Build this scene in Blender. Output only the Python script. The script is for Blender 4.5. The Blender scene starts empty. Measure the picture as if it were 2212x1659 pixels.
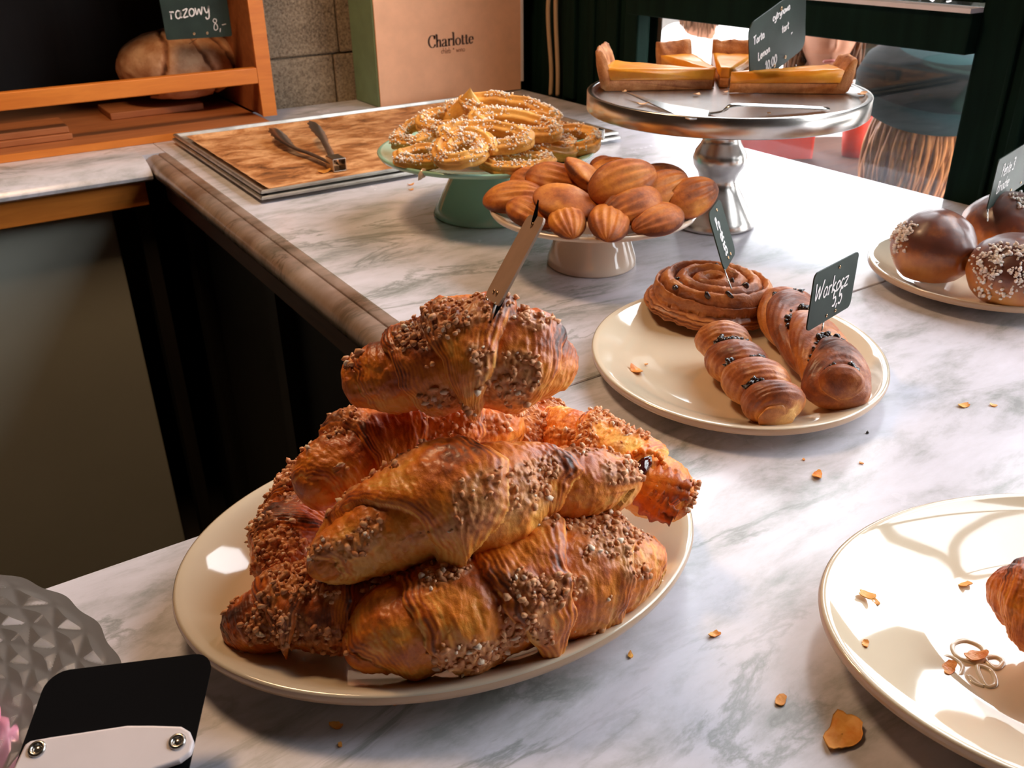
import bpy, math, random
import numpy as np
from mathutils import Vector, Matrix

sc = bpy.context.scene
col = sc.collection
PI = math.pi

# ------------------------------------------------------------------ camera
CX, CY, FPX, HC = 1106.0, 829.5, 1952.76, 0.38
YAW, PITCH, ROLL = 0.57616328, 0.48477704, 0.01313996
_f = np.array([math.sin(YAW)*math.cos(PITCH), math.cos(YAW)*math.cos(PITCH), -math.sin(PITCH)])
_r = np.array([math.cos(YAW), -math.sin(YAW), 0.0]); _d = np.cross(_f, _r)
_rr = _r*math.cos(ROLL)+_d*math.sin(ROLL); _dd = -_r*math.sin(ROLL)+_d*math.cos(ROLL)
CAM = np.array([0.0, 0.0, HC])
cam = bpy.data.cameras.new('camera'); cam_o = bpy.data.objects.new('camera', cam); col.objects.link(cam_o)
cam.sensor_width = 36.0; cam.lens = FPX*36.0/2212.0; cam.clip_start = 0.02; cam.clip_end = 100
m = Matrix(((_rr[0], -_dd[0], -_f[0], 0), (_rr[1], -_dd[1], -_f[1], 0), (_rr[2], -_dd[2], -_f[2], HC), (0, 0, 0, 1)))
cam_o.matrix_world = m
cam.dof.use_dof = True; cam.dof.focus_distance = 0.62; cam.dof.aperture_fstop = 20.0
sc.camera = cam_o

# ------------------------------------------------------------------ daylight
w = bpy.data.worlds.new('world'); sc.world = w; w.use_nodes = True
bg = w.node_tree.nodes['Background']
bg.inputs[0].default_value = (0.93, 0.94, 1.0, 1); bg.inputs[1].default_value = 5.6
sc.view_settings.view_transform = 'Standard'; sc.view_settings.look = 'None'
sc.view_settings.exposure = 0.74; sc.view_settings.gamma = 1.0; sc.view_settings.use_curve_mapping = False

def area(name, loc, rot, sx, sy, power, color, portal=False):
    L = bpy.data.lights.new(name, 'AREA'); L.shape = 'RECTANGLE'; L.size = sx; L.size_y = sy
    L.energy = power; L.color = color
    if portal: L.cycles.is_portal = True
    o = bpy.data.objects.new(name, L); o.location = loc; o.rotation_euler = rot; col.objects.link(o); return o
# portals: the openings of the three window bays let the sky in
for (y0, y1) in ((0.733, 1.436), (-0.55, 0.60)):
    area('window_portal', (1.36, (y0+y1)/2, 0.68), (0, PI/2, 0), 1.46, y1-y0+0.1, 1, (1, 1, 1), True)
# added warm fill without a fixture, above the counter, brightening box and cabinet
area('warm_fill_light', (0.15, 1.20, 1.35), (0, 0, 0), 0.30, 0.30, 8.0, (1.0, 0.64, 0.36))

# ------------------------------------------------------------------ helpers
def ray(px, py):
    return (px-CX)/FPX*_rr + (py-CY)/FPX*_dd + _f
def at(px, py, z=0.0):                      # point at height z seen at that place in the photo
    v = ray(px, py); return CAM + v*(z-HC)/v[2]
def atY(px, py, Y):
    v = ray(px, py); return CAM + v*Y/v[1]
def atX(px, py, X):
    v = ray(px, py); return CAM + v*X/v[0]
def atD(px, py, d):
    return CAM + ray(px, py)*d

def vhash(ix, iy, iz, seed):
    h = (ix*374761393 + iy*668265263 + iz*2147483647 + seed*1274126177) & 0xffffffff
    h = ((h ^ (h >> 13))*1274126177) & 0xffffffff
    h = (h ^ (h >> 16)) & 0xffff
    return h/65535.0
def vnoise(P, seed=0):
    P = np.asarray(P, float); i = np.floor(P).astype(np.int64); f = P-i; f = f*f*(3-2*f)
    r = 0
    for dx in (0, 1):
        for dy in (0, 1):
            for dz in (0, 1):
                wgt = (f[..., 0] if dx else 1-f[..., 0])*(f[..., 1] if dy else 1-f[..., 1])*(f[..., 2] if dz else 1-f[..., 2])
                r = r + wgt*vhash(i[..., 0]+dx, i[..., 1]+dy, i[..., 2]+dz, seed)
    return r
def fbm(P, seed=0, o=3):
    P = np.asarray(P, float); r = 0; a = 0.5; t = 0
    for k in range(o):
        r = r + a*vnoise(P*2**k+17.3*k, seed+k); t += a; a *= .5
    return r/t
def sstep(a, b, x):
    t = np.clip((x-a)/(b-a), 0, 1); return t*t*(3-2*t)

def catmull(P, n, closed=False):
    P = np.asarray(P, float); K = len(P)
    if closed: Q = np.vstack([P[-1], P, P[0], P[1]]); seg = K
    else: Q = np.vstack([2*P[0]-P[1], P, 2*P[-1]-P[-2]]); seg = K-1
    out = []
    for t in np.linspace(0, seg, n, endpoint=not closed):
        i = min(int(t), seg-1); u = t-i
        p0, p1, p2, p3 = Q[i], Q[i+1], Q[i+2], Q[i+3]
        out.append(.5*((2*p1)+(-p0+p2)*u+(2*p0-5*p1+4*p2-p3)*u*u+(-p0+3*p1-3*p2+p3)*u**3))
    return np.array(out)

ICO = {}
def ico(sub):
    if sub not in ICO:
        import bmesh
        b = bmesh.new(); bmesh.ops.create_icosphere(b, subdivisions=sub, radius=1.0)
        ICO[sub] = (np.array([v.co[:] for v in b.verts]), [[v.index for v in f.verts] for f in b.faces]); b.free()
    return ICO[sub]

class MB:
    def __init__(s): s.v = []; s.f = []; s.att = {}
    def add(s, V, F, **att):
        n = len(s.v); V = [tuple(map(float, p)) for p in V]; s.v += V; s.f += [tuple(i+n for i in q) for q in F]
        for k in set(list(s.att)+list(att)):
            if k not in s.att: s.att[k] = [0.0]*n
            a = att.get(k, 0.0)
            s.att[k] += list(map(float, a)) if hasattr(a, '__len__') else [float(a)]*len(V)
        return s
    def box(s, a, b):
        (x0, y0, z0), (x1, y1, z1) = a, b
        V = [(x0,y0,z0),(x1,y0,z0),(x1,y1,z0),(x0,y1,z0),(x0,y0,z1),(x1,y0,z1),(x1,y1,z1),(x0,y1,z1)]
        return s.add(V, [(3,2,1,0),(4,5,6,7),(0,1,5,4),(1,2,6,5),(2,3,7,6),(3,0,4,7)])
    def obox(s, c, ax, ay, az):             # oriented box: centre and three half vectors
        c, ax, ay, az = map(np.asarray, (c, ax, ay, az)); V = []
        for k in (-1, 1):
            for (i, j) in ((-1,-1),(1,-1),(1,1),(-1,1)): V.append(c+i*ax+j*ay+k*az)
        return s.add(V, [(3,2,1,0),(4,5,6,7),(0,1,5,4),(1,2,6,5),(2,3,7,6),(3,0,4,7)])
    def prism(s, poly, z0, z1):
        n = len(poly); V = [(x, y, z0) for x, y in poly]+[(x, y, z1) for x, y in poly]
        return s.add(V, [tuple(range(n))[::-1], tuple(range(n, 2*n))]+[(i, (i+1) % n, n+(i+1) % n, n+i) for i in range(n)])
    def slab(s, P0, U, V_, N, poly, t):     # polygon in the (U,V) plane, thickness t along -N
        P0, U, V_, N = map(np.asarray, (P0, U, V_, N)); n = len(poly)
        A = [P0+U*x+V_*y for x, y in poly]; B = [p-N*t for p in A]
        return s.add(B+A, [tuple(range(n))[::-1], tuple(range(n, 2*n))]+[(i, (i+1) % n, n+(i+1) % n, n+i) for i in range(n)])
    def lathe(s, prof, c=(0,0,0), n=64, sx=1, sy=1, ang=0, caps=False):
        V = []; ca, sa = math.cos(ang), math.sin(ang)
        for (r, z) in prof:
            for k in range(n):
                a = 2*PI*k/n; x, y = r*math.cos(a)*sx, r*math.sin(a)*sy
                V.append((c[0]+x*ca-y*sa, c[1]+x*sa+y*ca, c[2]+z))
        F = [(j*n+k, j*n+(k+1) % n, (j+1)*n+(k+1) % n, (j+1)*n+k) for j in range(len(prof)-1) for k in range(n)]
        if caps: F += [tuple(range(n))[::-1], tuple(range((len(prof)-1)*n, len(prof)*n))]
        return s.add(V, F)
    def tube(s, pts, r, n=10, closed=False, cap=True):
        pts = np.asarray(pts, float); K = len(pts); r = np.full(K, r) if np.isscalar(r) else np.asarray(r)
        T = np.gradient(pts, axis=0) if not closed else np.roll(pts, -1, 0)-np.roll(pts, 1, 0)
        T /= np.linalg.norm(T, axis=1)[:, None]+1e-12
        up = np.array([0, 0, 1.0]) if abs(T[0][2]) < .9 else np.array([1.0, 0, 0]); V = []
        B = np.cross(T[0], up); B /= np.linalg.norm(B)
        for k in range(K):
            B = B-T[k]*(B@T[k]); B /= np.linalg.norm(B)+1e-12; Nn = np.cross(B, T[k])
            for j in range(n):
                a = 2*PI*j/n; V.append(pts[k]+r[k]*(math.cos(a)*Nn+math.sin(a)*B))
        kk = K if closed else K-1
        F = [(k*n+j, ((k+1) % K)*n+j, ((k+1) % K)*n+(j+1) % n, k*n+(j+1) % n) for k in range(kk) for j in range(n)]
        if cap and not closed: F += [tuple(range(n)), tuple(range((K-1)*n, K*n))[::-1]]
        return s.add(V, F)
    def blob(s, c, rad, sub=1, jit=0.25, rnd=random, **att):
        V, F = ico(sub); rad = np.array(rad)*np.ones(3)
        a, b, g = [rnd.uniform(0, 2*PI) for _ in range(3)]
        R = np.array(Matrix.Rotation(a, 3, 'X') @ Matrix.Rotation(b, 3, 'Y') @ Matrix.Rotation(g, 3, 'Z'))
        sd = rnd.randrange(9999)
        k = 1+jit*(vnoise(V*1.7+sd, 3)[:, None]-.5)*2
        return s.add((V*rad*k)@R.T+np.asarray(c), F, **att)
    def build(s, name, mat, parent=None, smooth=True, loc=None, sharp=None):
        me = bpy.data.meshes.new(name); o = bpy.data.objects.new(name, me); col.objects.link(o)
        off = np.array(parent.location) if parent is not None else (np.array(loc) if loc is not None else np.zeros(3))
        V = np.array(s.v)-off; me.from_pydata(V.tolist(), [], s.f)
        if parent is not None: o.parent = parent
        elif loc is not None: o.location = loc
        for k, a in s.att.items():
            at_ = me.attributes.new(k, 'FLOAT', 'POINT'); at_.data.foreach_set('value', np.array(a, dtype=np.float32))
        if smooth:
            me.shade_smooth()
            if sharp: me.set_sharp_from_angle(angle=math.radians(sharp))
        me.materials.append(mat); me.update(); return o

def bevel(o, wd=.002, seg=2):
    b = o.modifiers.new('bevel', 'BEVEL'); b.width = wd; b.segments = seg; b.limit_method = 'ANGLE'; return o
def tag(o, label=None, cat=None, group=None, kind=None):
    if label: o['label'] = label
    if cat: o['category'] = cat
    if group: o['group'] = group
    if kind: o['kind'] = kind
    return o
def empty(name, loc, label, cat, group=None):
    o = bpy.data.objects.new(name, None); o.empty_display_size = .02; o.location = [float(q) for q in loc]; col.objects.link(o)
    return tag(o, label, cat, group)
def struct(o): o['kind'] = 'structure'; return o

# ------------------------------------------------------------------ materials
def newmat(name):
    mt = bpy.data.materials.new(name); mt.use_nodes = True; nt = mt.node_tree
    return mt, nt, nt.nodes['Principled BSDF']
def N(nt, t, **kw):
    n = nt.nodes.new(t)
    for k, v in kw.items():
        if k in n.inputs: n.inputs[k].default_value = v
        else: setattr(n, k, v)
    return n
def ramp(nt, fac, stops):
    n = nt.nodes.new('ShaderNodeValToRGB'); e = n.color_ramp.elements
    while len(e) < len(stops): e.new(0.5)
    for k, (p, c) in enumerate(stops):
        e[k].position = p; e[k].color = (*c, 1) if len(c) == 3 else c
    nt.links.new(fac, n.inputs[0]); return n.outputs[0]
def mathn(nt, op, a, b=None, clamp=False):
    n = nt.nodes.new('ShaderNodeMath'); n.operation = op; n.use_clamp = clamp
    for i, x in enumerate((a, b)):
        if x is None: continue
        if isinstance(x, (int, float)): n.inputs[i].default_value = x
        else: nt.links.new(x, n.inputs[i])
    return n.outputs[0]
def coords(nt, scale=(1, 1, 1), rot=(0, 0, 0), kind='Object'):
    t = nt.nodes.new('ShaderNodeTexCoord'); mp = nt.nodes.new('ShaderNodeMapping')
    mp.inputs['Scale'].default_value = scale; mp.inputs['Rotation'].default_value = rot
    nt.links.new(t.outputs[kind], mp.inputs[0]); return mp.outputs[0]
def noise(nt, vec, scale, detail=4, rough=.55, dist=0):
    n = N(nt, 'ShaderNodeTexNoise', Scale=scale, Detail=detail, Roughness=rough, Distortion=dist)
    nt.links.new(vec, n.inputs['Vector']); return n.outputs[0]
def bump(nt, bs, h, strength=.3, dist=.001):
    b = N(nt, 'ShaderNodeBump', Strength=strength, Distance=dist)
    nt.links.new(h, b.inputs['Height']); nt.links.new(b.outputs[0], bs.inputs['Normal']); return b
def simple(name, c, rough=.5, metal=0, coat=0, bumpsc=None, var=.0, vs=30, spec=.5, bs_=.2, bd=.0006):
    mt, nt, bs = newmat(name)
    bs.inputs['Base Color'].default_value = (*c, 1); bs.inputs['Roughness'].default_value = rough
    bs.inputs['Metallic'].default_value = metal; bs.inputs['Coat Weight'].default_value = coat
    bs.inputs['Specular IOR Level'].default_value = spec
    v = coords(nt)
    n1 = noise(nt, v, vs)
    lo = tuple(max(0, x*(1-var)) for x in c); hi = tuple(min(1, x*(1+var)) for x in c)
    nt.links.new(ramp(nt, n1, [(.3, lo), (.7, hi)]), bs.inputs['Base Color'])
    if bumpsc: bump(nt, bs, noise(nt, v, bumpsc), bs_, bd)
    return mt

def attr(nt, name):
    a = nt.nodes.new('ShaderNodeAttribute'); a.attribute_name = name; return a.outputs['Fac']

# grey green veined zones of the stone, painted shade by the mint stand included
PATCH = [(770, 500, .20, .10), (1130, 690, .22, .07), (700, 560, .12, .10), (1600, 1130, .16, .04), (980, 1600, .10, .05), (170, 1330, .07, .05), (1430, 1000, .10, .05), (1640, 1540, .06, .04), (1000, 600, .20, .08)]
def marble(old=False):
    mt, nt, bs = newmat('old marble edge' if old else 'marble')
    v = coords(nt)
    vd = coords(nt, (1.0, 2.4, 1.0), (0, 0, -.25))
    big = noise(nt, vd, 1.7, 3, .5, .4)
    fine = noise(nt, vd, 4.6, 8, .62, .7)
    vein = mathn(nt, 'SUBTRACT', 1.0, mathn(nt, 'MULTIPLY', mathn(nt, 'ABSOLUTE', mathn(nt, 'SUBTRACT', fine, .5)), 34.0), True)
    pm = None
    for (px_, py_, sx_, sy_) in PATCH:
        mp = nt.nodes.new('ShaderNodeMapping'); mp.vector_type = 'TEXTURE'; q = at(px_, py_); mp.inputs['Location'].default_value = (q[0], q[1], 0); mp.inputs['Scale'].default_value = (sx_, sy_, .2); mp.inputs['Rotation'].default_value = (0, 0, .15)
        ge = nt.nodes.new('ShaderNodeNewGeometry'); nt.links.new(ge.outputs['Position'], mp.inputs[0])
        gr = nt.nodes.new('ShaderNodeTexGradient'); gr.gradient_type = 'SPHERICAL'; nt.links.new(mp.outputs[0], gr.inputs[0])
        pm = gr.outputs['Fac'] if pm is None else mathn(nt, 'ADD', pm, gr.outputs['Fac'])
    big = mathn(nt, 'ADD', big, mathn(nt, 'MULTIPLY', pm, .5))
    am = ramp(nt, big, [(.46, (0, 0, 0)), (.66, (1, 1, 1))])
    vm = mathn(nt, 'MULTIPLY', vein, am)
    cloud = noise(nt, vd, 9.0, 10, .68, .25)
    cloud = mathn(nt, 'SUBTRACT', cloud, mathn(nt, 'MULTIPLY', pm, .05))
    c1 = ramp(nt, cloud, [(.33, (.37, .38, .38)), (.43, (.56, .55, .585)), (.52, (.68, .66, .72)), (.70, (.77, .745, .83))])
    mx = nt.nodes.new('ShaderNodeMix'); mx.data_type = 'RGBA'
    nt.links.new(mathn(nt, 'MULTIPLY', vm, .7), mx.inputs[0]); nt.links.new(c1, mx.inputs[6]); mx.inputs[7].default_value = (.25, .27, .25, 1)
    tint = nt.nodes.new('ShaderNodeMix'); tint.data_type = 'RGBA'; tint.blend_type = 'MULTIPLY'; tint.inputs[0].default_value = 1.0 if old else 0.0
    nt.links.new(mx.outputs[2], tint.inputs[6]); nt.links.new(ramp(nt, noise(nt, v, 9, 4), [(.35, (.30, .19, .12)), (.65, (.62, .50, .40))]), tint.inputs[7])
    nt.links.new(tint.outputs[2], bs.inputs['Base Color'])
    nt.links.new(ramp(nt, noise(nt, v, 11, 5), [(.3, (.17,)*3), (.75, (.30,)*3)]), bs.inputs['Roughness'])
    bs.inputs['Specular IOR Level'].default_value = .36
    bump(nt, bs, noise(nt, v, 160), .03, .0004)
    return mt

def wood(name, c, c2, rough=.5, scale=8, axis=0):
    mt, nt, bs = newmat(name)
    s = [10, 10, 10]; s[axis] = 1.0
    v = coords(nt, tuple(s)); n = noise(nt, v, scale, 6, .6, .5)
    nt.links.new(ramp(nt, n, [(.3, c), (.7, c2)]), bs.inputs['Base Color'])
    bs.inputs['Roughness'].default_value = rough; bump(nt, bs, n, .15, .001); return mt

def pastry(name, stops, glaze=.25, sc_=1.0, rough=.5, bstr=.5):
    """baked dough: 'tone' = how far it browned, 'lam' = flaky layer edges"""
    mt, nt, bs = newmat(name)
    v = coords(nt); t = attr(nt, 'tone'); lam = attr(nt, 'lam')
    n1 = noise(nt, v, 55*sc_, 6, .65, .3); n2 = noise(nt, v, 420*sc_, 3, .6)
    f = mathn(nt, 'ADD', t, mathn(nt, 'MULTIPLY', mathn(nt, 'SUBTRACT', n1, .5), .75))
    f = mathn(nt, 'ADD', f, mathn(nt, 'MULTIPLY', mathn(nt, 'SUBTRACT', n2, .5), .22))
    f = mathn(nt, 'SUBTRACT', f, mathn(nt, 'MULTIPLY', lam, .34), True)
    cm = attr(nt, 'crumb'); mx = nt.nodes.new('ShaderNodeMix'); mx.data_type = 'RGBA'
    vo = N(nt, 'ShaderNodeTexVoronoi', Scale=330.0); nt.links.new(v, vo.inputs['Vector'])
    nt.links.new(mathn(nt, 'MULTIPLY', cm, .8, True), mx.inputs[0]); nt.links.new(ramp(nt, f, stops), mx.inputs[6])
    nt.links.new(ramp(nt, mathn(nt, 'ADD', vo.outputs['Distance'], mathn(nt, 'MULTIPLY', mathn(nt, 'SUBTRACT', f, .4), .7)), [(.15, (.80, .38, .15)), (.6, (.56, .20, .06)), (.95, (.24, .06, .015))]), mx.inputs[7])
    nt.links.new(mx.outputs[2], bs.inputs['Base Color'])
    nt.links.new(ramp(nt, n1, [(.3, (rough-.14,)*3), (.7, (rough+.16,)*3)]), bs.inputs['Roughness'])
    bs.inputs['Coat Weight'].default_value = glaze; bs.inputs['Coat Roughness'].default_value = .28
    bs.inputs['Subsurface Weight'].default_value = .06; bs.inputs['Subsurface Radius'].default_value = (.004, .0018, .0006)
    h = mathn(nt, 'ADD', mathn(nt, 'MULTIPLY', n1, 1.0), mathn(nt, 'MULTIPLY', n2, .35))
    bump(nt, bs, h, bstr, .0022)
    return mt
CR_STOPS = [(.0, (.97, .46, .085)), (.25, (.86, .245, .015)), (.50, (.55, .105, .006)), (.68, (.23, .045, .007)), (.85, (.09, .018, .005)), (1.0, (.03, .008, .004))]
M = {}
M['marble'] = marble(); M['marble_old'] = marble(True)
M['croissant'] = pastry('croissant crust', CR_STOPS, .3)
M['croissant_pale'] = pastry('pale croissant crust', [(p, tuple(min(1, q*1.25) for q in c)) for p, c in CR_STOPS], .3)
M['twist'] = pastry('twist crust', [(.0, (.90, .48, .14)), (.28, (.66, .24, .05)), (.52, (.38, .095, .02)), (.75, (.17, .038, .01)), (1.0, (.04, .01, .005))], .25)
M['roll'] = pastry('roll crust', [(0, (.72, .30, .08)), (.35, (.46, .14, .03)), (.65, (.20, .05, .014)), (1, (.04, .012, .006))], .35)
M['bun'] = pastry('brioche crust', [(0, (.72, .32, .07)), (.35, (.50, .16, .03)), (.65, (.14, .04, .022)), (1, (.05, .018, .012))], .45, .35, .42, .12)
M['madeleine'] = pastry('madeleine crumb', [(0, (.90, .46, .10)), (.30, (.80, .29, .035)), (.62, (.48, .12, .012)), (.9, (.15, .035, .01))], .05, 1, .6, .25)
M['churro'] = pastry('fried dough', [(0, (.98, .66, .22)), (.4, (.90, .45, .085)), (.75, (.55, .19, .035)), (1, (.25, .07, .02))], .15, 1, .55, .5)
M['loaf'] = pastry('loaf crust', [(0, (.62, .36, .20)), (.4, (.40, .17, .07)), (.7, (.18, .06, .02)), (1, (.05, .02, .01))], 0, .5, .8, .6)
M['tartcrust'] = pastry('tart crust', [(0, (.85, .50, .26)), (.4, (.55, .22, .07)), (.75, (.28, .085, .025)), (1, (.12, .035, .012))], 0, 1.2, .8, .7)

def streusel_mat(name, a, b, c):
    mt, nt, bs = newmat(name)
    r = attr(nt, 'hue'); nt.links.new(ramp(nt, r, [(0, a), (.6, b), (.86, b), (.9, c)]), bs.inputs['Base Color'])
    bs.inputs['Roughness'].default_value = .55; bs.inputs['Subsurface Weight'].default_value = .15
    bs.inputs['Subsurface Radius'].default_value = (.002, .001, .0006)
    bump(nt, bs, noise(nt, coords(nt), 700, 3), .4, .0005); return mt
M['streusel'] = streusel_mat('streusel crumbs', (.50, .17, .055), (.84, .42, .20), (.95, .74, .55))
M['pearl'] = streusel_mat('pearl sugar', (.82, .66, .55), (.92, .82, .74), (.98, .95, .92))
M['sugar'] = streusel_mat('granulated sugar', (.95, .80, .62), (1, .93, .85), (1, 1, 1))
M['raisin'] = simple('dark raisins', (.022, .012, .012), .25, coat=.6, bumpsc=400, bs_=.6)
M['jam'] = simple('dark jam', (.05, .008, .01), .08, coat=.8, bumpsc=200)

def ceramic(name, c, rough=.06, var=.06, vs=8):
    mt = simple(name, c, rough, coat=.5, var=var, vs=vs, spec=.6); mt.node_tree.nodes['Principled BSDF'].inputs['Coat Roughness'].default_value = .03
    nt = mt.node_tree; bump(nt, nt.nodes['Principled BSDF'], noise(nt, coords(nt), 14, 2), .10, .003); return mt
M['cream'] = ceramic('cream glazed ceramic', (.74, .63, .47))
M['cream_b'] = ceramic('pale beige glazed ceramic', (.74, .58, .44), .10)
M['cream_edge'] = ceramic('unglazed plate edge', (.60, .38, .22), .3)
M['mint'] = ceramic('mint enamel', (.36, .64, .50), .14)
M['silver'] = simple('brushed silver', (.62, .58, .54), .26, 1.0, bumpsc=None, var=.08, vs=60)
M['steel'] = simple('stainless steel', (.55, .53, .50), .22, 1.0)
M['tong'] = simple('dark steel', (.30, .24, .20), .35, 1.0, var=.2)
M['tray'] = simple('worn aluminium', (.58, .55, .50), .38, .85, bumpsc=60, var=.25)
M['chalkboard'] = simple('chalkboard green', (.016, .030, .022), .55, var=.3, vs=20, spec=.25)
M['chalk'] = simple('chalk', (.86, .82, .80), .9)
M['brass'] = simple('brass eyelet', (.62, .42, .25), .25, 1.0)
M['kraft'] = simple('brown backing board', (.40, .25, .17), .6, var=.15)
M['black'] = simple('black card', (.004, .004, .005), .8, spec=.08)
M['whiteplastic'] = simple('white plastic', (.86, .78, .80), .35, var=.03)
M['pink'] = simple('pink icing', (.95, .28, .45), .4)
M['orangewood'] = wood('orange plywood', (.62, .17, .020), (.78, .25, .035), .42)
M['orangewood2'] = wood('orange brown boards', (.34, .105, .030), (.48, .17, .055), .55)
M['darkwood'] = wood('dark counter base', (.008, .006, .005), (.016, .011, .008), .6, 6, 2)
M['redwood'] = wood('reddish brown trim', (.13, .045, .020), (.20, .075, .035), .5, 6, 1)
M['green'] = simple('dark green paint', (.006, .020, .015), .30, var=.45, vs=14, bumpsc=40, bs_=.25, bd=.002)
M['greenframe'] = wood('dark green window paint', (.002, .009, .006), (.005, .018, .012), .75, 5, 2)
M['boxgreen'] = simple('pale green painted board', (.20, .30, .17), .5, var=.1)
M['peach'] = simple('peach board', (.95, .53, .32), .7, bumpsc=500, bs_=.2, var=.05)
M['ink'] = simple('dark brown ink', (.05, .018, .010), .7)
M['ink2'] = simple('faded brown ink', (.36, .14, .07), .7)
M['panel'] = simple('grey green enamel panel', (.42, .42, .35), .38, var=.05, vs=3)
M['ceilm'] = simple('ceiling plaster', (.16, .11, .075), .9)
M['wallm'] = simple('brown plaster', (.09, .05, .03), .85, bumpsc=20, var=.1)
M['floorm'] = simple('dark floor tiles', (.030, .026, .022), .45, var=.2, vs=6)
M['rope'] = simple('beige cord', (.46, .31, .17), .8, bumpsc=300)
def stone():
    mt, nt, bs = newmat('rough stone blocks'); v = coords(nt)
    n = noise(nt, v, 190, 5, .7); n2 = noise(nt, v, 9, 3)
    mx = mathn(nt, 'ADD', mathn(nt, 'MULTIPLY', n, .75), mathn(nt, 'MULTIPLY', n2, .3))
    nt.links.new(ramp(nt, mx, [(.36, (.10, .07, .045)), (.50, (.30, .225, .15)), (.66, (.50, .385, .26))]), bs.inputs['Base Color'])
    bs.inputs['Roughness'].default_value = .95; bump(nt, bs, n, .8, .006); return mt
M['stone'] = stone()
def paper():
    mt, nt, bs = newmat('scorched baking paper'); v = coords(nt, (2.0, 3.6, 1), (0, 0, .1))
    n = noise(nt, v, 9, 7, .7, .4); n2 = noise(nt, coords(nt), 5, 3)
    f = mathn(nt, 'ADD', mathn(nt, 'MULTIPLY', n, .7), mathn(nt, 'MULTIPLY', n2, .3))
    nt.links.new(ramp(nt, f, [(.36, (.10, .035, .012)), (.47, (.48, .19, .06)), (.58, (.85, .47, .22))]), bs.inputs['Base Color'])
    bs.inputs['Roughness'].default_value = .5; bump(nt, bs, n, .5, .002); return mt
M['paper'] = paper()
def custard():
    mt, nt, bs = newmat('lemon custard'); v = coords(nt); n = noise(nt, v, 40, 4)
    nt.links.new(ramp(nt, n, [(.3, (.78, .25, .015)), (.7, (.92, .40, .04))]), bs.inputs['Base Color'])
    bs.inputs['Roughness'].default_value = .28; bs.inputs['Subsurface Weight'].default_value = .2
    bs.inputs['Subsurface Radius'].default_value = (.006, .003, .001); bump(nt, bs, n, .3, .001); return mt
M['custard'] = custard()
def glassm(name, tint=(1, 1, 1), thin=True):
    mt = bpy.data.materials.new(name); mt.use_nodes = True; nt = mt.node_tree; nt.nodes.clear()
    out = nt.nodes.new('ShaderNodeOutputMaterial')
    tr = N(nt, 'ShaderNodeBsdfTransparent'); tr.inputs[0].default_value = (*tint, 1)
    gl = N(nt, 'ShaderNodeBsdfGlossy', Roughness=.02); lw = N(nt, 'ShaderNodeLayerWeight', Blend=.5)
    mx = nt.nodes.new('ShaderNodeMixShader')
    nt.links.new(mathn(nt, 'ADD', mathn(nt, 'MULTIPLY', mathn(nt, 'POWER', lw.outputs['Facing'], 5.0), .9), .04, True), mx.inputs[0]); nt.links.new(tr.outputs[0], mx.inputs[1]); nt.links.new(gl.outputs[0], mx.inputs[2])
    nt.links.new(mx.outputs[0], out.inputs[0]); return mt
M['pane'] = glassm('window glass', (.97, .985, .98))
mt, nt, bs = newmat('pressed glass'); M['pressed'] = mt
bs.inputs['Base Color'].default_value = (.97, .96, .95, 1); bs.inputs['Transmission Weight'].default_value = .85
bs.inputs['Roughness'].default_value = .16; bs.inputs['IOR'].default_value = 1.38
# outdoors
M['pavement'] = simple('pale pavement', (.72, .68, .64), .8, var=.1)
M['facade'] = simple('pale facade', (.80, .77, .74), .85, var=.06, vs=2)
M['greycol'] = simple('grey rendered column', (.17, .155, .14), .8, var=.1)
M['darkgreen'] = simple('dark hedge panel', (.012, .012, .008), .6, var=.6, vs=9)
M['skin'] = simple('skin', (.30, .135, .080), .5, var=.04)
M['lips'] = simple('lips', (.22, .055, .04), .4)
M['eye'] = simple('dark eyes', (.05, .03, .02), .2)
def hairm(name, a, b):
    mt, nt, bs = newmat(name); v = coords(nt, (1, 1, .12)); n = noise(nt, v, 130, 4, .6)
    nt.links.new(ramp(nt, n, [(.35, a), (.65, b)]), bs.inputs['Base Color']); bs.inputs['Roughness'].default_value = .45
    bump(nt, bs, n, .5, .003); return mt
M['blond'] = hairm('strawberry blond hair', (.19, .050, .011), (.52, .20, .065))
M['brownhair'] = hairm('brown hair', (.045, .018, .009), (.16, .075, .04))
M['teal'] = simple('teal felt', (.014, .034, .036), .85, var=.1, bumpsc=300)
M['darkfelt'] = simple('dark felt band', (.005, .007, .007), .8)
M['coat'] = simple('dark coat', (.05, .045, .05), .9)
M['coat2'] = simple('pale shirt', (.75, .70, .66), .9)
M['red'] = simple('red plastic', (.42, .030, .012), .35)
M['brownwood'] = wood('brown table wood', (.04, .012, .006), (.08, .028, .014), .5)
M['leaf'] = simple('yellow green leaf', (.20, .17, .03), .5, var=.3)

for k_ in ('teal', 'darkfelt', 'blond', 'brownhair', 'skin', 'coat', 'brownwood', 'darkgreen', 'greenframe', 'red'):
    M[k_].node_tree.nodes['Principled BSDF'].inputs['Specular IOR Level'].default_value = .08

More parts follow.
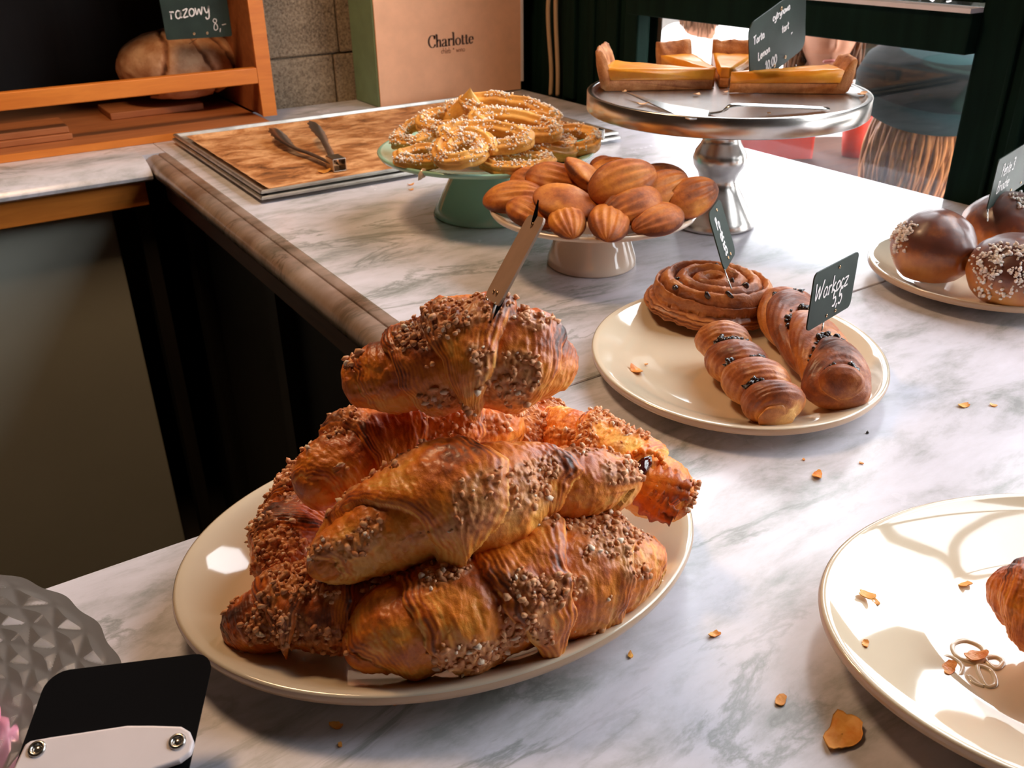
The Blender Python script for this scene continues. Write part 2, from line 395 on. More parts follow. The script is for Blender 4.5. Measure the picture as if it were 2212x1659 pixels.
# ------------------------------------------------------------------ writing
G = {  # pen strokes on a box 1 high (x-height .55); w = advance
 'r': (.42, [[(.05,.52),(.12,.45),(.10,.0)],[(.10,.3),(.22,.5),(.38,.48)]]),
 'a': (.52, [[(.42,.45),(.25,.55),(.08,.35),(.10,.08),(.25,.0),(.40,.18),(.43,.5)],[(.43,.5),(.41,.1),(.52,.02)]]),
 'z': (.48, [[(.06,.5),(.42,.52),(.08,.02),(.45,.04)]]),
 'o': (.50, [[(.25,.54),(.07,.35),(.10,.08),(.25,.0),(.42,.15),(.42,.42),(.25,.54)]]),
 'w': (.66, [[(.05,.52),(.12,.05),(.30,.42),(.42,.04),(.60,.54)]]),
 'y': (.50, [[(.06,.52),(.14,.15),(.30,.14),(.42,.50)],[(.42,.52),(.36,-.2),(.15,-.35),(.06,-.22)]]),
 '8': (.52, [[(.40,.85),(.22,.95),(.12,.75),(.38,.42),(.40,.12),(.22,.0),(.08,.15),(.14,.42),(.38,.68),(.40,.85)]]),
 ',': (.25, [[(.14,.08),(.06,-.18)]]), '-': (.45, [[(.05,.34),(.40,.38)]]), ' ': (.40, []), '.': (.2, [[(.08,.02),(.12,.06)]]),
 'T': (.62, [[(.0,.95),(.60,1.0)],[(.30,.97),(.26,.0)]]),
 't': (.36, [[(.18,.85),(.14,.10),(.30,.02)],[(.0,.55),(.34,.58)]]),
 'c': (.42, [[(.38,.46),(.22,.55),(.06,.30),(.14,.04),(.38,.08)]]),
 'n': (.52, [[(.08,.52),(.08,.0)],[(.08,.35),(.25,.53),(.40,.42),(.42,.0)]]),
 'L': (.50, [[(.10,1.0),(.08,.02),(.45,.04)]]),
 'e': (.46, [[(.06,.28),(.38,.34),(.30,.54),(.12,.48),(.06,.2),(.18,.0),(.40,.08)]]),
 'm': (.74, [[(.06,.52),(.06,.0)],[(.06,.35),(.2,.53),(.34,.42),(.35,.0)],[(.35,.35),(.5,.53),(.62,.42),(.64,.0)]]),
 '1': (.36, [[(.05,.70),(.22,.98),(.20,.0)]]),
 '0': (.54, [[(.26,.96),(.08,.65),(.10,.2),(.25,.0),(.44,.3),(.42,.75),(.26,.96)]]),
 'W': (.92, [[(.04,1.0),(.14,.02),(.42,.75),(.55,.04),(.86,1.05)]]),
 'k': (.50, [[(.10,1.0),(.08,.0)],[(.42,.55),(.12,.28),(.46,.0)]]),
 '5': (.52, [[(.46,.98),(.14,.96),(.10,.55),(.32,.58),(.44,.32),(.30,.02),(.06,.06)]]),
 'P': (.60, [[(.12,1.0),(.08,.0)],[(.06,.92),(.42,.98),(.46,.66),(.12,.48)]]),
 'i': (.26, [[(.12,.52),(.12,.04)],[(.13,.74),(.15,.78)]]),
 'B': (.62, [[(.12,1.0),(.08,.0)],[(.06,.95),(.44,.90),(.38,.58),(.12,.52)],[(.12,.52),(.50,.42),(.44,.06),(.06,.0)]]),
 'h': (.52, [[(.10,1.0),(.08,.0)],[(.08,.35),(.25,.53),(.40,.42),(.42,.0)]]),
 '3': (.50, [[(.08,.90),(.34,.98),(.40,.72),(.18,.54),(.42,.38),(.34,.04),(.06,.06)]]),
 'l': (.24, [[(.12,1.0),(.10,.05),(.2,.0)]]), 'b': (.50, [[(.10,1.0),(.08,.02)],[(.08,.4),(.3,.54),(.42,.3),(.3,.0),(.08,.06)]]),
 '*': (.4, [[(.2,.8),(.2,.5)],[(.08,.72),(.32,.58)],[(.08,.58),(.32,.72)]]),
}
def text_mb(mb, s, P0, U, V_, Nn, h, width, off=.0004, jit=.02, seed=1, curve=True, nib=None, tracking=1.0):
    """lay pen strokes on the plane P0 + U x + V y (unit vectors), letter height h"""
    rnd = random.Random(seed); x = 0
    P0, U, V_, Nn = map(np.asarray, (P0, U, V_, Nn))
    for ch in s:
        wd, strokes = G[ch]
        for st in strokes:
            pts = np.array(st)+np.array([[rnd.uniform(-jit, jit), rnd.uniform(-jit, jit)] for _ in st])
            if curve and len(pts) > 2: pts = catmull(pts, 5*len(pts))
            else: pts = catmull(pts, 5)
            pts = (pts+[x, 0])*h
            T = np.gradient(pts, axis=0); T /= np.linalg.norm(T, axis=1)[:, None]+1e-9
            A = []; B = []
            for p, t in zip(pts, T):
                if nib is None:
                    n = np.array([-t[1], t[0]])*width*(.8+.4*rnd.random())
                else:
                    n = np.array([-t[1], t[0]])*(nib[1]+(nib[0]-nib[1])*abs(t[1])**1.5)
                A.append(P0+U*(p[0]+n[0])+V_*(p[1]+n[1])+Nn*off); B.append(P0+U*(p[0]-n[0])+V_*(p[1]-n[1])+Nn*off)
            k = len(A); mb.add(A+B, [(i, i+1, k+i+1, k+i) for i in range(k-1)])
        x += wd*tracking
    return x*h

def round_rect(wd, ht, r, n=5, cut=False):
    P = []
    for (cx, cy, a0) in ((wd-r, ht-r, 0), (r, ht-r, 90), (r, r, 180), (wd-r, r, 270)):
        for k in range(n+1):
            a = math.radians(a0+90*k/n); P.append((cx+r*math.cos(a), cy+r*math.sin(a)))
    return P
def unit(v): v = np.asarray(v, float); return v/np.linalg.norm(v)

def sign(BL, BR, TL, lines, label, pins, corner=.12, backmat=None, group=None, boardmat='chalkboard', pinmat='steel', cat='price sign', chalk=True):
    BL, BR, TL = map(np.asarray, (BL, BR, TL)); U = BR-BL; wd = np.linalg.norm(U); U = U/wd
    V_ = TL-BL; V_ = V_-U*(V_@U)*0; ht = np.linalg.norm(V_); V_ = V_/ht
    Nn = unit(np.cross(U, V_))
    root = empty('price_sign', pins[0][1], label, cat, group)
    b = MB(); b.slab(BL, U, V_, Nn, round_rect(wd, ht, corner*min(wd, ht)), .0012)
    tag(b.build('board', M[boardmat], root, smooth=False))
    if chalk and lines:
        t = MB()
        for k, (s, x, y, h, wdh, slope) in enumerate(lines):
            Us = unit(U+V_*slope); Vs = unit(V_)
            text_mb(t, s, BL+U*x*wd+V_*y*ht, Us, Vs, Nn, h*ht, wdh*ht, seed=k+5)
        t.build('chalk_writing', M['chalk'], root, smooth=False)
    for (ex, ey) in ((.55, .90), (.42, .10), (.62, .10)):
        e = MB(); c = BL+U*ex*wd+V_*ey*ht+Nn*.0004; a = np.linspace(0, 2*PI, 13)[:-1]
        e.tube([c+.018*ht*1.2*(math.cos(q)*U+math.sin(q)*V_) for q in a], .006*ht*1.2, 6, closed=True)
        e.build('eyelet', M['brass'], root)
    if backmat:
        bb = MB(); bb.slab(BL-Nn*.0013, U, V_, Nn, round_rect(wd, ht, corner*min(wd, ht)), .0008); bb.build('backing', M[backmat], root, smooth=False)
    for (p0, p1) in pins:
        q = MB(); q.tube([np.asarray(p0), .5*(np.asarray(p0)+np.asarray(p1)), np.asarray(p1)], [.0006, .0008, .0008], 6); q.build('pin', M[pinmat], root)
    return root

# ================================================================== THE SETTING
b = MB(); b.box((-2.4, -2.6, -.94), (1.5, 2.7, -.90)); struct(b.build('floor', M['floorm'], smooth=False))
b = MB(); b.box((-2.4, -2.6, 1.90), (1.5, 2.7, 1.95)); struct(b.build('ceiling', M['ceilm'], smooth=False))
b = MB(); b.box((-2.45, -2.6, -.9), (-2.4, 2.7, 1.9)); struct(b.build('wall_left', M['wallm'], smooth=False))
b = MB(); b.box((-2.4, -2.65, -.9), (1.5, -2.6, 1.9)); struct(b.build('wall_front', M['wallm'], smooth=False))
# back wall: rough stone blocks, each course with its joints, behind the box and round the cabinet recess
b = MB(); rs = random.Random(4)
z = -.04
rows = [(-.9, -.04), (-.04, .102), (.104, .300), (.302, .50), (.502, .70), (.702, .90), (.902, 1.9)]
for i, (z0, z1) in enumerate(rows):
    x = .645
    while x < 1.30:
        L = rs.uniform(.16, .30) if 0 < i < 6 else .7
        x1 = min(x+L, 1.32)
        b.box((x, 1.962+rs.uniform(-.004, .004), z0), (x1-.003, 2.1, z1-.002)); x = x1
b.box((.64, 1.972, -.9), (1.33, 2.12, 1.9))
o = struct(b.build('wall_back', M['stone'], smooth=False)); bevel(o, .003, 2)
b = MB(); b.box((-2.4, 2.32, -.9), (.66, 2.37, 1.9)); b.box((.64, 2.12, -.9), (.66, 2.32, 1.9)); struct(b.build('trim_recess', M['wallm'], smooth=False))

# right wall: dark green timber shop front with three glazed bays
WX = 1.225
def green_box(mb, y0, y1, z0, z1, x0=WX, x1=1.30): mb.box((x0, y0, z0), (x1, y1, z1))
b = MB()
green_box(b, 1.436, 1.80, -.9, 1.9, 1.262); green_box(b, 1.436, 1.475, -.0, 1.9, 1.235); green_box(b, 1.52, 1.555, 0, 1.9, 1.252)
green_box(b, 1.60, 1.62, 0, 1.9, 1.256); green_box(b, 1.66, 1.70, 0, 1.9, 1.25, 1.30); green_box(b, 1.72, 1.97, -.9, 1.9, 1.275)
green_box(b, .60, .733, -.9, 1.9); green_box(b, .640, .655, 0, 1.9, 1.214); green_box(b, .672, .680, 0, 1.9, 1.218)
green_box(b, -2.6, -.55, -.9, 1.9)
green_box(b, -.55, 1.436, -.9, -.030); green_box(b, -.55, 1.436, 1.38, 1.9)
o = struct(b.build('wall_right', M['greenframe'], smooth=False)); bevel(o, .003, 2)
for k, (y0, y1) in enumerate(((.733, 1.436), (-.55, .60))):
    t = MB()
    green_box(t, y0, y1, .198, .250, 1.205, 1.30)                      # transom rail
    green_box(t, y0, y1, .262, .345, 1.222, 1.29)                      # bottom rail of the sash above
    green_box(t, y0, y1, .198, .212, 1.228, 1.245)
    green_box(t, y0, y0+.03, .345, 1.38, 1.24, 1.29); green_box(t, y1-.03, y1, .345, 1.38, 1.24, 1.29)
    green_box(t, y0, y1, .80, .825, 1.245, 1.28); green_box(t, (y0+y1)/2-.012, (y0+y1)/2+.012, .345, 1.38, 1.245, 1.28)
    o = struct(t.build('window_%d' % (k+1), M['greenframe'], smooth=False)); bevel(o, .002, 2)
    g = MB(); g.box((1.262, y0, -.030), (1.266, y1, .199)); g.box((1.262, y0+.03, .345), (1.266, y1-.03, 1.38))
    g.build('window_pane', M['pane'], o, smooth=False)
    s_ = MB(); s_.box((1.198, y0, .2505), (1.23, y1, .2565)); s_.build('metal_strip', M['whiteplastic'], o, smooth=False)

# outside, seen through the low pane; the pavement lies lower than the shop floor
FZ = -1.25
b = MB(); b.box((1.32, -8, FZ-.04), (9, 14, FZ)); struct(b.build('trim_pavement', M['pavement'], smooth=False))
b = MB(); b.box((7.4, -8, FZ), (7.6, 14, 1.1)); struct(b.build('trim_facade', M['facade'], smooth=False))

# ================================================================== FURNITURE
def counter():
    root = empty('marble_counter', (.79, 1.26, 0), 'long marble counter slab running along the shop window under the cake stands', 'counter')
    s = MB(); s.prism([(.372, .5745), (1.2245, .5745), (1.2245, 1.435), (1.2345, 1.437), (1.2345, 1.959), (.372, 1.959)], -.04, 0)
    # rounded front edge with a groove along it
    prof = [(.3715, 0), (.361, -.0002), (.3592, -.0012), (.3583, -.0040), (.3575, -.0042), (.3568, -.0014), (.350, -.0016), (.342, -.0045), (.336, -.010), (.333, -.018), (.335, -.028), (.341, -.036), (.350, -.040), (.372, -.04)]
    V = []; 
    for y in (.5745, 1.70): V += [(x, y, z) for x, z in prof]
    k = len(prof); e = MB(); e.add(V, [(i, i+1, k+i+1, k+i) for i in range(k-1)]+[tuple(range(k))[::-1], tuple(range(k, 2*k))])
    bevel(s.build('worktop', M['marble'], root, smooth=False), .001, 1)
    tag(e.build('rounded_edge', M['marble_old'], root, smooth=True, sharp=40), 'brownish worn rounded marble edge')
    t = MB(); t.box((.352, .56, -.075), (.372, 1.66, -.0405)); t.build('wooden_trim', M['redwood'], root, smooth=False)
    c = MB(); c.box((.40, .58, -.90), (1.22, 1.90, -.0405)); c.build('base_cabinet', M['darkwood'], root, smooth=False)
    for (y, w_) in ((1.64, .05), (1.2, .04)):
        q = MB(); q.box((.375, y, -.90), (.40, y+w_, -.0755)); q.build('post', M['darkwood'], root, smooth=False)
counter()
root = empty('marble_counter', (.2, 0, 0), 'near marble counter slab carrying the croissant platter in the foreground', 'counter')
s = MB(); s.prism([(-1.3, -.7), (1.2245, -.7), (1.2245, .5725), (.357, .5725), (.357, .541), (-1.3, .541)], -.03, 0)
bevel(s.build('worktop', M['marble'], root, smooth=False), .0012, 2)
c = MB(); c.box((-1.25, -.65, -.90), (1.22, .50, -.0305)); c.build('base_cabinet', M['darkwood'], root, smooth=False)

root = empty('marble_ledge', (-.1, 1.9, 0), 'pale marble ledge with rounded front edge under the wooden cabinet', 'ledge')
s = MB(); prof = [(2.3, 0), (1.705, 0), (1.688, -.0012), (1.672, -.0045), (1.658, -.0095), (1.647, -.0165), (1.642, -.0235), (1.643, -.029), (1.650, -.0335), (1.66, -.034), (2.3, -.034)]
V = []
for x in (-1.6, .331): V += [(x, y, z) for y, z in prof]
k = len(prof); s.add(V, [(i, k+i, k+i+1, i+1) for i in range(k-1)]+[tuple(range(k)), tuple(range(k, 2*k))[::-1]])
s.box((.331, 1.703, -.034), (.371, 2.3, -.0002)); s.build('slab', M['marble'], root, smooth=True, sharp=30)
t = MB(); t.box((-1.6, 1.660, -.078), (.320, 1.684, -.0345)); bevel(t.build('wooden_apron', M['orangewood'], root, smooth=False))
root = empty('undercounter_cupboard', (-.3, 1.9, -.9), 'grey green enamel cupboard below the marble ledge, in shade', 'cupboard')
p = MB(); p.box((-1.3, 1.70, -.86), (.262, 1.72, -.085)); bevel(p.build('door', M['panel'], root, smooth=False), .003)
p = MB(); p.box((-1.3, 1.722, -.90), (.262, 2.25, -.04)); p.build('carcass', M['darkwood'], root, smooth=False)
p = MB(); p.box((.300, 1.69, -.90), (.325, 1.73, -.08)); bevel(tag(p.build('support_post', M['darkwood'], loc=(.312, 1.71, -.9), smooth=False), 'dark upright post beside the grey green cupboard door', 'post'))

# wooden cabinet on the ledge
root = empty('bread_cabinet', (.1, 2.0, .0), 'open orange wooden bread cabinet on the marble ledge at the left', 'cabinet')
def part(name, mat, *boxes, par=None, bev=.002):
    q = MB()
    for a, c_ in boxes: q.box(a, c_)
    o = q.build(name, M[mat], par or root, smooth=False)
    return bevel(o, bev) if bev else o
part('side_panel', 'orangewood2', ((.603, 1.838, .0135), (.630, 2.30, 1.2)))
part('side_edging', 'orangewood', ((.602, 1.832, .0135), (.631, 1.8375, 1.2)), bev=0)
part('bottom_board', 'orangewood2', ((-.75, 1.790, .0005), (.600, 2.30, .013)))
part('front_nosing', 'orangewood', ((-.75, 1.7865, .0005), (.45, 1.7895, .0135)), bev=0)
part('front_rail', 'orangewood', ((-.75, 1.832, .078), (.602, 1.850, .108)))
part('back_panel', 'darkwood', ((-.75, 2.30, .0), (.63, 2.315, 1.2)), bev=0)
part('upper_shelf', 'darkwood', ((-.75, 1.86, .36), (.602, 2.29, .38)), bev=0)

# thin boards stacked on the cabinet floor
def board(a, b_, z0, z1, dep, label):
    (x0, y0), (x1, y1) = a, b_
    q = MB(); q.prism([(x0, y0), (x1, y1), (x1, y1+dep), (x0, y0+dep)], z0, z1)
    tag(bevel(q.build('wooden_board', M['orangewood2'], loc=((x0+x1)/2, (y0+y1)/2, z0), smooth=False), .0015), label, 'board', 'thin boards in the bread cabinet')
A = at(0, 297, .015)[:2]; B = at(158, 299, .015)[:2]
board((A[0]-.2, B[1]), (B[0], B[1]), .0135, .0245, .11, 'brown wooden board, lower of the two stacked at the left in the bread cabinet')
board((A[0]-.2, B[1]+.006), (B[0]-.003, B[1]+.006), .0250, .0365, .10, 'brown wooden board, upper of the two stacked at the left in the bread cabinet')
A = at(245, 262, .015)[:2]; B = at(492, 262, .015)[:2]
board((A[0], A[1]+.02), (B[0], A[1]+.02), .0135, .0265, .12, 'brown wooden board lying under the round bread loaf')

# bread loaf: a big floured sphere with scored cracks
def loaf():
    nu, nv = 110, 160; V = []; tone = []; c0 = np.array([.505, 2.03, .100])
    U = np.linspace(0, PI, nu); W = np.linspace(0, 2*PI, nv, endpoint=False)
    uu, ww = np.meshgrid(U, W, indexing='ij')
    D = np.stack([np.sin(uu)*np.cos(ww), np.sin(uu)*np.sin(ww), np.cos(uu)], -1)
    P = D*np.array([.124, .105, .072]); P[..., 2] = np.where(P[..., 2] < -.058, -.058-(P[..., 2]+.058)*-.1, P[..., 2])
    crack = np.zeros(uu.shape)
    for (x0, tilt) in ((-.052, .35), (.030, -.35), (.085, -.5)):
        d = np.abs(P[..., 0]-x0-tilt*(P[..., 2]-.02)+.012*(fbm(P*30, 5)-.5)*2)
        crack = np.maximum(crack, 1-sstep(.0015, .0075, d))
    P = P*(1+.07*(fbm(P*18, 2)[..., None]-.5)+.03*(fbm(P*70, 3)[..., None]-.5)-.07*crack[..., None])
    t = .22+.35*(fbm(P*45, 9)-.5)*2+.55*crack
    mb = MB(); F = [(i*nv+j, (i+1)*nv+j, (i+1)*nv+(j+1) % nv, i*nv+(j+1) % nv) for i in range(nu-1) for j in range(nv)]
    mb.add((P+c0).reshape(-1, 3), F, tone=t.reshape(-1), lam=np.zeros(t.size))
    tag(mb.build('bread_loaf', M['loaf'], loc=(.505, 2.03, .027)), 'large round floured bread loaf with cracked crust in the wooden cabinet', 'bread')
loaf()
# its sign
BL = atY(360, 87, 1.885); BR = atY(502, 78, 1.885); TL = BL+np.array([0, 0, .085])
sign(BL, BR, TL, [('razowy', .10, .42, .30, .012, .10), ('8,-', .72, .14, .26, .007, .10)], 'dark chalk sign with razowy and 8,- above the round loaf', [(atY(425, 84, 1.893), (.505, 1.93, .150))], corner=.05, cat='price sign')

# box with the peach front
root = empty('storage_box', (1.05, 1.89, 0), 'tall pale green box with peach front panel and dark serif lettering', 'box')
part('box_shell', 'boxgreen', ((.861, 1.8385, .0005), (1.232, 1.955, .42)))
part('front_panel', 'peach', ((.864, 1.8345, .002), (1.228, 1.838, .418)), bev=.0008)
part('metal_corner', 'whiteplastic', ((1.2285, 1.833, .020), (1.2345, 1.8382, .205)), bev=0)
part('corner_clasp', 'tong', ((1.220, 1.829, .206), (1.24, 1.8335, .26)), bev=.001)
P0 = atY(925, 103, 1.834); P1 = atY(1023, 95, 1.834)
Ux = np.array([1., 0, 0]); Uz = np.array([0, 0, 1.]); Nn = np.array([0, -1., 0])
SG = {
 'C': (.72, [[(.66,.72),(.62,.88),(.45,.97),(.25,.9),(.10,.66),(.09,.34),(.24,.08),(.46,.0),(.64,.12),(.68,.24)],[(.66,.66),(.66,.96)]]),
 'h': (.62, [[(.16,1.02),(.16,.0)],[(.02,1.0),(.18,1.03)],[(.03,.012),(.29,.012)],[(.16,.38),(.28,.56),(.42,.56),(.47,.4),(.47,.0)],[(.35,.012),(.60,.012)]]),
 'a': (.56, [[(.08,.44),(.16,.56),(.32,.57),(.40,.44),(.40,.08),(.46,.0),(.55,.05)],[(.40,.34),(.18,.26),(.06,.14),(.12,.01),(.26,.02),(.40,.14)]]),
 'r': (.46, [[(.15,.56),(.15,.0)],[(.02,.55),(.17,.57)],[(.02,.012),(.29,.012)],[(.15,.36),(.26,.55),(.40,.56),(.42,.46)]]),
 'l': (.32, [[(.15,1.06),(.15,.0)],[(.02,1.03),(.17,1.07)],[(.02,.012),(.29,.012)]]),
 'o': (.58, [[(.28,.57),(.09,.44),(.09,.14),(.28,.0),(.47,.14),(.47,.44),(.28,.57)]]),
 't': (.38, [[(.16,.76),(.16,.10),(.24,.0),(.36,.08)],[(.02,.55),(.34,.56)]]),
 'e': (.50, [[(.08,.32),(.42,.32),(.40,.50),(.26,.57),(.10,.44),(.08,.18),(.22,.0),(.42,.12)]]),
}
g0 = dict(G); G.update(SG); t = MB()
tot = sum(SG[c_][0] for c_ in 'Charlotte'); hh = (P1[0]-P0[0])/tot
text_mb(t, 'Charlotte', (P0[0], 1.8343, P0[2]-.001), unit([1, 0, .012]), Uz, Nn, hh, 0, jit=0, nib=(.0022, .0005))
t.build('lettering', M['ink'], root, smooth=False)
G.clear(); G.update(g0)
P0 = atY(953, 117, 1.834); t = MB(); text_mb(t, 'chleb * wino', (P0[0], 1.8343, P0[2]+.001), Ux, Uz, Nn, .0115, .0006, jit=.01); t.build('small_lettering', M['ink2'], root, smooth=False)

# beige cords hanging in the corner
for k, (x, y, s_) in enumerate(((1.243, 1.735, 0), (1.246, 1.716, 1))):
    P = [(x-.012+.004*s_, y+.008, .9), (x-.004*s_, y, .32), (x-.006+.004*s_, y+.004, .18), (x+.001, y-.002*s_, .06), (x+.003*(s_), y, .001)]
    q = MB(); q.tube(catmull(P, 40), .0048, 10)
    tag(q.build('hanging_cord', M['rope'], loc=(x, y, 0)), ['beige cord hanging in the wall corner, the one nearer the stone wall', 'beige cord hanging in the wall corner, the one nearer the green window frame'][k], 'cord', 'cords in the corner')

# trays with scorched paper
def tray(x0, x1, y0, y1, z, lip, label, paper_):
    root = empty('baking_tray', ((x0+x1)/2, (y0+y1)/2, z), label, 'tray', 'stacked baking trays')
    t = MB(); t.box((x0, y0, z), (x1, y1, z+.0015))
    def rim(ax, ay, bx, by, nx, ny):
        pr = [(0, 0), (.008, lip*.55), (.011, lip), (.014, lip+.0005), (.0165, lip-.001), (.0168, lip-.004), (.0155, lip-.004), (.0145, lip-.002), (.011, lip-.0015), (.007, lip*.45), (-.001, 0)]
        V = []
        for (px, py, e) in ((ax, ay, -1), (bx, by, 1)):
            tx, ty = unit([bx-ax, by-ay])
            V += [(px+nx*d+e*tx*d*.95, py+ny*d+e*ty*d*.95, z+.001+h) for d, h in pr]
        n = len(pr); t.add(V, [(i, i+1, n+i+1, n+i) for i in range(n-1)]+[(n-1, 0, n, 2*n-1)])
    t2 = [(x0, y0, x1, y0, 0, -1), (x1, y0, x1, y1, 1, 0), (x1, y1, x0, y1, 0, 1), (x0, y1, x0, y0, -1, 0)]
    for q in t2: rim(*q)
    t.build('tray_body', M['tray'], root, smooth=False)
    if paper_:
        rs = random.Random(2); nx, ny = 60, 46; V = []; 
        for i in range(nx):
            for j in range(ny):
                x = x0+.002+(x1-x0-.004)*i/(nx-1); y = y0+.002+(y1-y0-.004)*j/(ny-1)
                V.append((x, y, 0))
        V = np.array(V); e = np.minimum.reduce([V[:, 0]-x0, x1-V[:, 0], V[:, 1]-y0, y1-V[:, 1]])
        V[:, 2] = z+.0022+.0018*fbm(V*np.array([22, 60, 1]), 3)+lip*.5*(1-sstep(.002, .012, e))
        q = MB(); q.add(V, [(i*ny+j, (i+1)*ny+j, (i+1)*ny+j+1, i*ny+j+1) for i in range(nx-1) for j in range(ny-1)])
        q.build('baking_paper', M['paper'], root)
    return root
tray(.418, 1.06, 1.300, 1.745, .0005, .009, 'worn metal baking tray, the lower of two nested behind the green cake stand', False)
tray(.420, 1.058, 1.304, 1.742, .0065, .011, 'worn metal baking tray lined with scorched brown paper and crumbs', True)

# serving tongs on the tray
def ribbon(mb, pts, wid, up, th, taper=None, scal=0):
    pts = catmull(pts, 30); T = np.gradient(pts, axis=0); T /= np.linalg.norm(T, axis=1)[:, None]; n = len(pts); V = []
    up = np.asarray(up, float)
    for k, (p, t) in enumerate(zip(pts, T)):
        s = unit(np.cross(t, up)); nn = np.cross(s, t); u = k/(n-1)
        w_ = wid*(taper(u) if taper else 1)*(1+scal*(1 if k % 2 else -1)*(u > .72)); 
        bow = .25*w_
        V += [p+s*w_-nn*bow, p-s*w_-nn*bow, p-s*w_-nn*(bow+th), p+s*w_-nn*(bow+th), p+nn*th*0, p-nn*th]
    F = []
    for k in range(n-1):
        a, b_ = 6*k, 6*k+6
        for (i, j) in ((0, 4), (4, 1), (1, 2), (2, 5), (5, 3), (3, 0)): F.append((a+i, a+j, b_+j, b_+i))
    F += [(0, 3, 5, 4), (4, 5, 2, 1)]; e = 6*(n-1); F += [(e, e+4, e+5, e+3), (e+4, e+1, e+2, e+5)]
    mb.add(V, F)
root = empty('serving_tongs', at(725, 362, .010), 'dark steel serving tongs lying open on the brown paper lined tray', 'tongs')
zt = .010
H0 = at(722, 352, zt+.012)
tp = lambda u: .62+.75*sstep(.62, .85, u)*(1-sstep(.93, 1.0, u)*.6)
a1 = MB(); ribbon(a1, [H0, at(672, 330, .022), at(628, 312, .024), at(595, 276, .030)], .0120, (0.2, -.6, .8), .0010, tp, .09); a1.build('arm', M['tong'], root)
a2 = MB(); ribbon(a2, [H0+np.array([.004, .004, 0]), at(714, 326, .028), at(700, 300, .036), at(682, 264, .040)], .0120, (.2, -.75, .6), .0010, tp, .09); a2.build('arm', M['tong'], root)
hb = MB(); d = unit(at(738, 360, zt)-at(700, 338, zt)); s_ = unit(np.cross(d, [0, 0, 1])); c = at(726, 352, zt+.011); up = np.array([0, 0, 1.])
for (ax, off) in ((s_, .0105), (-s_, .0105)): hb.obox(c+ax*off, d*.016, s_*.0008, up*.0095)
hb.obox(c+up*.0095, d*.016, s_*.0105, up*.0008); hb.obox(c-up*.0095, d*.016, s_*.0105, up*.0008)
bevel(hb.build('hinge', M['steel'], root, smooth=False), .0006)

# ================================================================== PLATES AND STANDS
def oval_plate(name, c, a, b_, ang, rim, label, mat='cream', bottom=.006, footr=.62, ledge=.80, cat='plate', edge='cream_edge'):
    root = empty(name, (c[0], c[1], .0), label, cat)
    pr = ([(0, bottom+.002), (footr*.9, bottom+.002), (footr, bottom+.0025), (footr+.06, bottom+.0045), (ledge, rim*.62), (.90, rim*.80), (.965, rim*.95), (.985, rim)] if ledge < .79 else [(0, bottom+.001), (.60, bottom+.001), (.68, bottom+.0018), (.79, .0080), (.80, .0084)] and [(0, bottom+.001), (.60, bottom+.001), (.66, bottom+.0016), (.72, rim*.34), (.78, rim*.465), (.84, rim*.625), (.90, rim*.79), (.95, rim*.93), (.985, rim)])+[ (.996, rim-.0006), (1.0, rim-.003), (.992, rim-.0058), (.96, rim-.0075), (.80, rim*.35), (footr+.02, .003), (footr-.02, .0006), (footr-.05, .0006), (footr-.07, .003), (0, .003)]
    q = MB(); rr = [(r*1.0, z) for r, z in pr]
    q.lathe(rr, (c[0], c[1], 0), 128, a, b_, math.radians(ang)); q.build('dish', M[mat], root)
    if edge:
        e = MB(); e.lathe([(.9975, rim-.0007), (1.0022, rim-.0028), (.9975, rim-.0058), (.985, rim-.0072)], (c[0], c[1], 0), 128, a, b_, math.radians(ang)); e.build('rim_edge', M[edge], root)
    return root
oval_plate('oval_platter', (.2167, .4140), .1657, .1289, 169.55, .028, 'large oval cream platter holding the heap of croissants', cat='platter')
oval_plate('oval_platter', (.5777, .5131), .146, .1313, 51.3, .022, 'oval cream platter with a spiral roll and two filled twists', cat='platter')
oval_plate('oval_platter', (.4892, .1276), .1703, .1264, 147.0, .030, 'big cream platter at the right front mirroring the window', cat='platter', footr=.58, ledge=.74)
oval_plate('round_plate', (.9600, .5090), .122, .122, 0, .022, 'cream plate of sugared brioche buns at the right edge', cat='plate')

def cake_stand(c, prof, label, mat, n=96, disc=None):
    root = empty('cake_stand', (c[0], c[1], 0), label, 'cake stand')
    q = MB(); q.lathe(prof[0], (c[0], c[1], 0), n); q.build('foot', M[mat], root)
    q = MB(); q.lathe(prof[1], (c[0], c[1], 0), n); q.build('plate_top', M[disc or mat], root)
    return root
R = .149; T = .092
g_root = cake_stand((.652, 1.059), [
    [(.072, .0005), (.076, .0005), (.077, .003), (.072, .014), (.058, .040), (.046, .064), (.044, .073), (.050, .079), (.045, .074), (.03, .072), (0, .072)],
    [(0, T-.010), (R*.55, T-.010), (R*.80, T-.007), (R*.95, T-.001), (R*.985, T), (R, T-.0015), (R*.985, T-.006), (R*.8, T-.013), (.05, T-.018), (0, T-.018)]],
    'mint green enamel cake stand piled with sugared churro rings', 'mint')
for (az, zz, rr, s_) in ((205, T-.0045, R*.985, .008), (268, .006, .0765, .004)):     # chips in the enamel
    a = math.radians(az); q = MB(); q.blob((.652+rr*math.cos(a), 1.059+rr*math.sin(a), zz), (s_, s_*.5, .0035), 2, .5, random.Random(3))
    q.build('enamel_chip', M['cream_b'] if s_ > .005 else M['black'], g_root)
R = .1217; T = .072
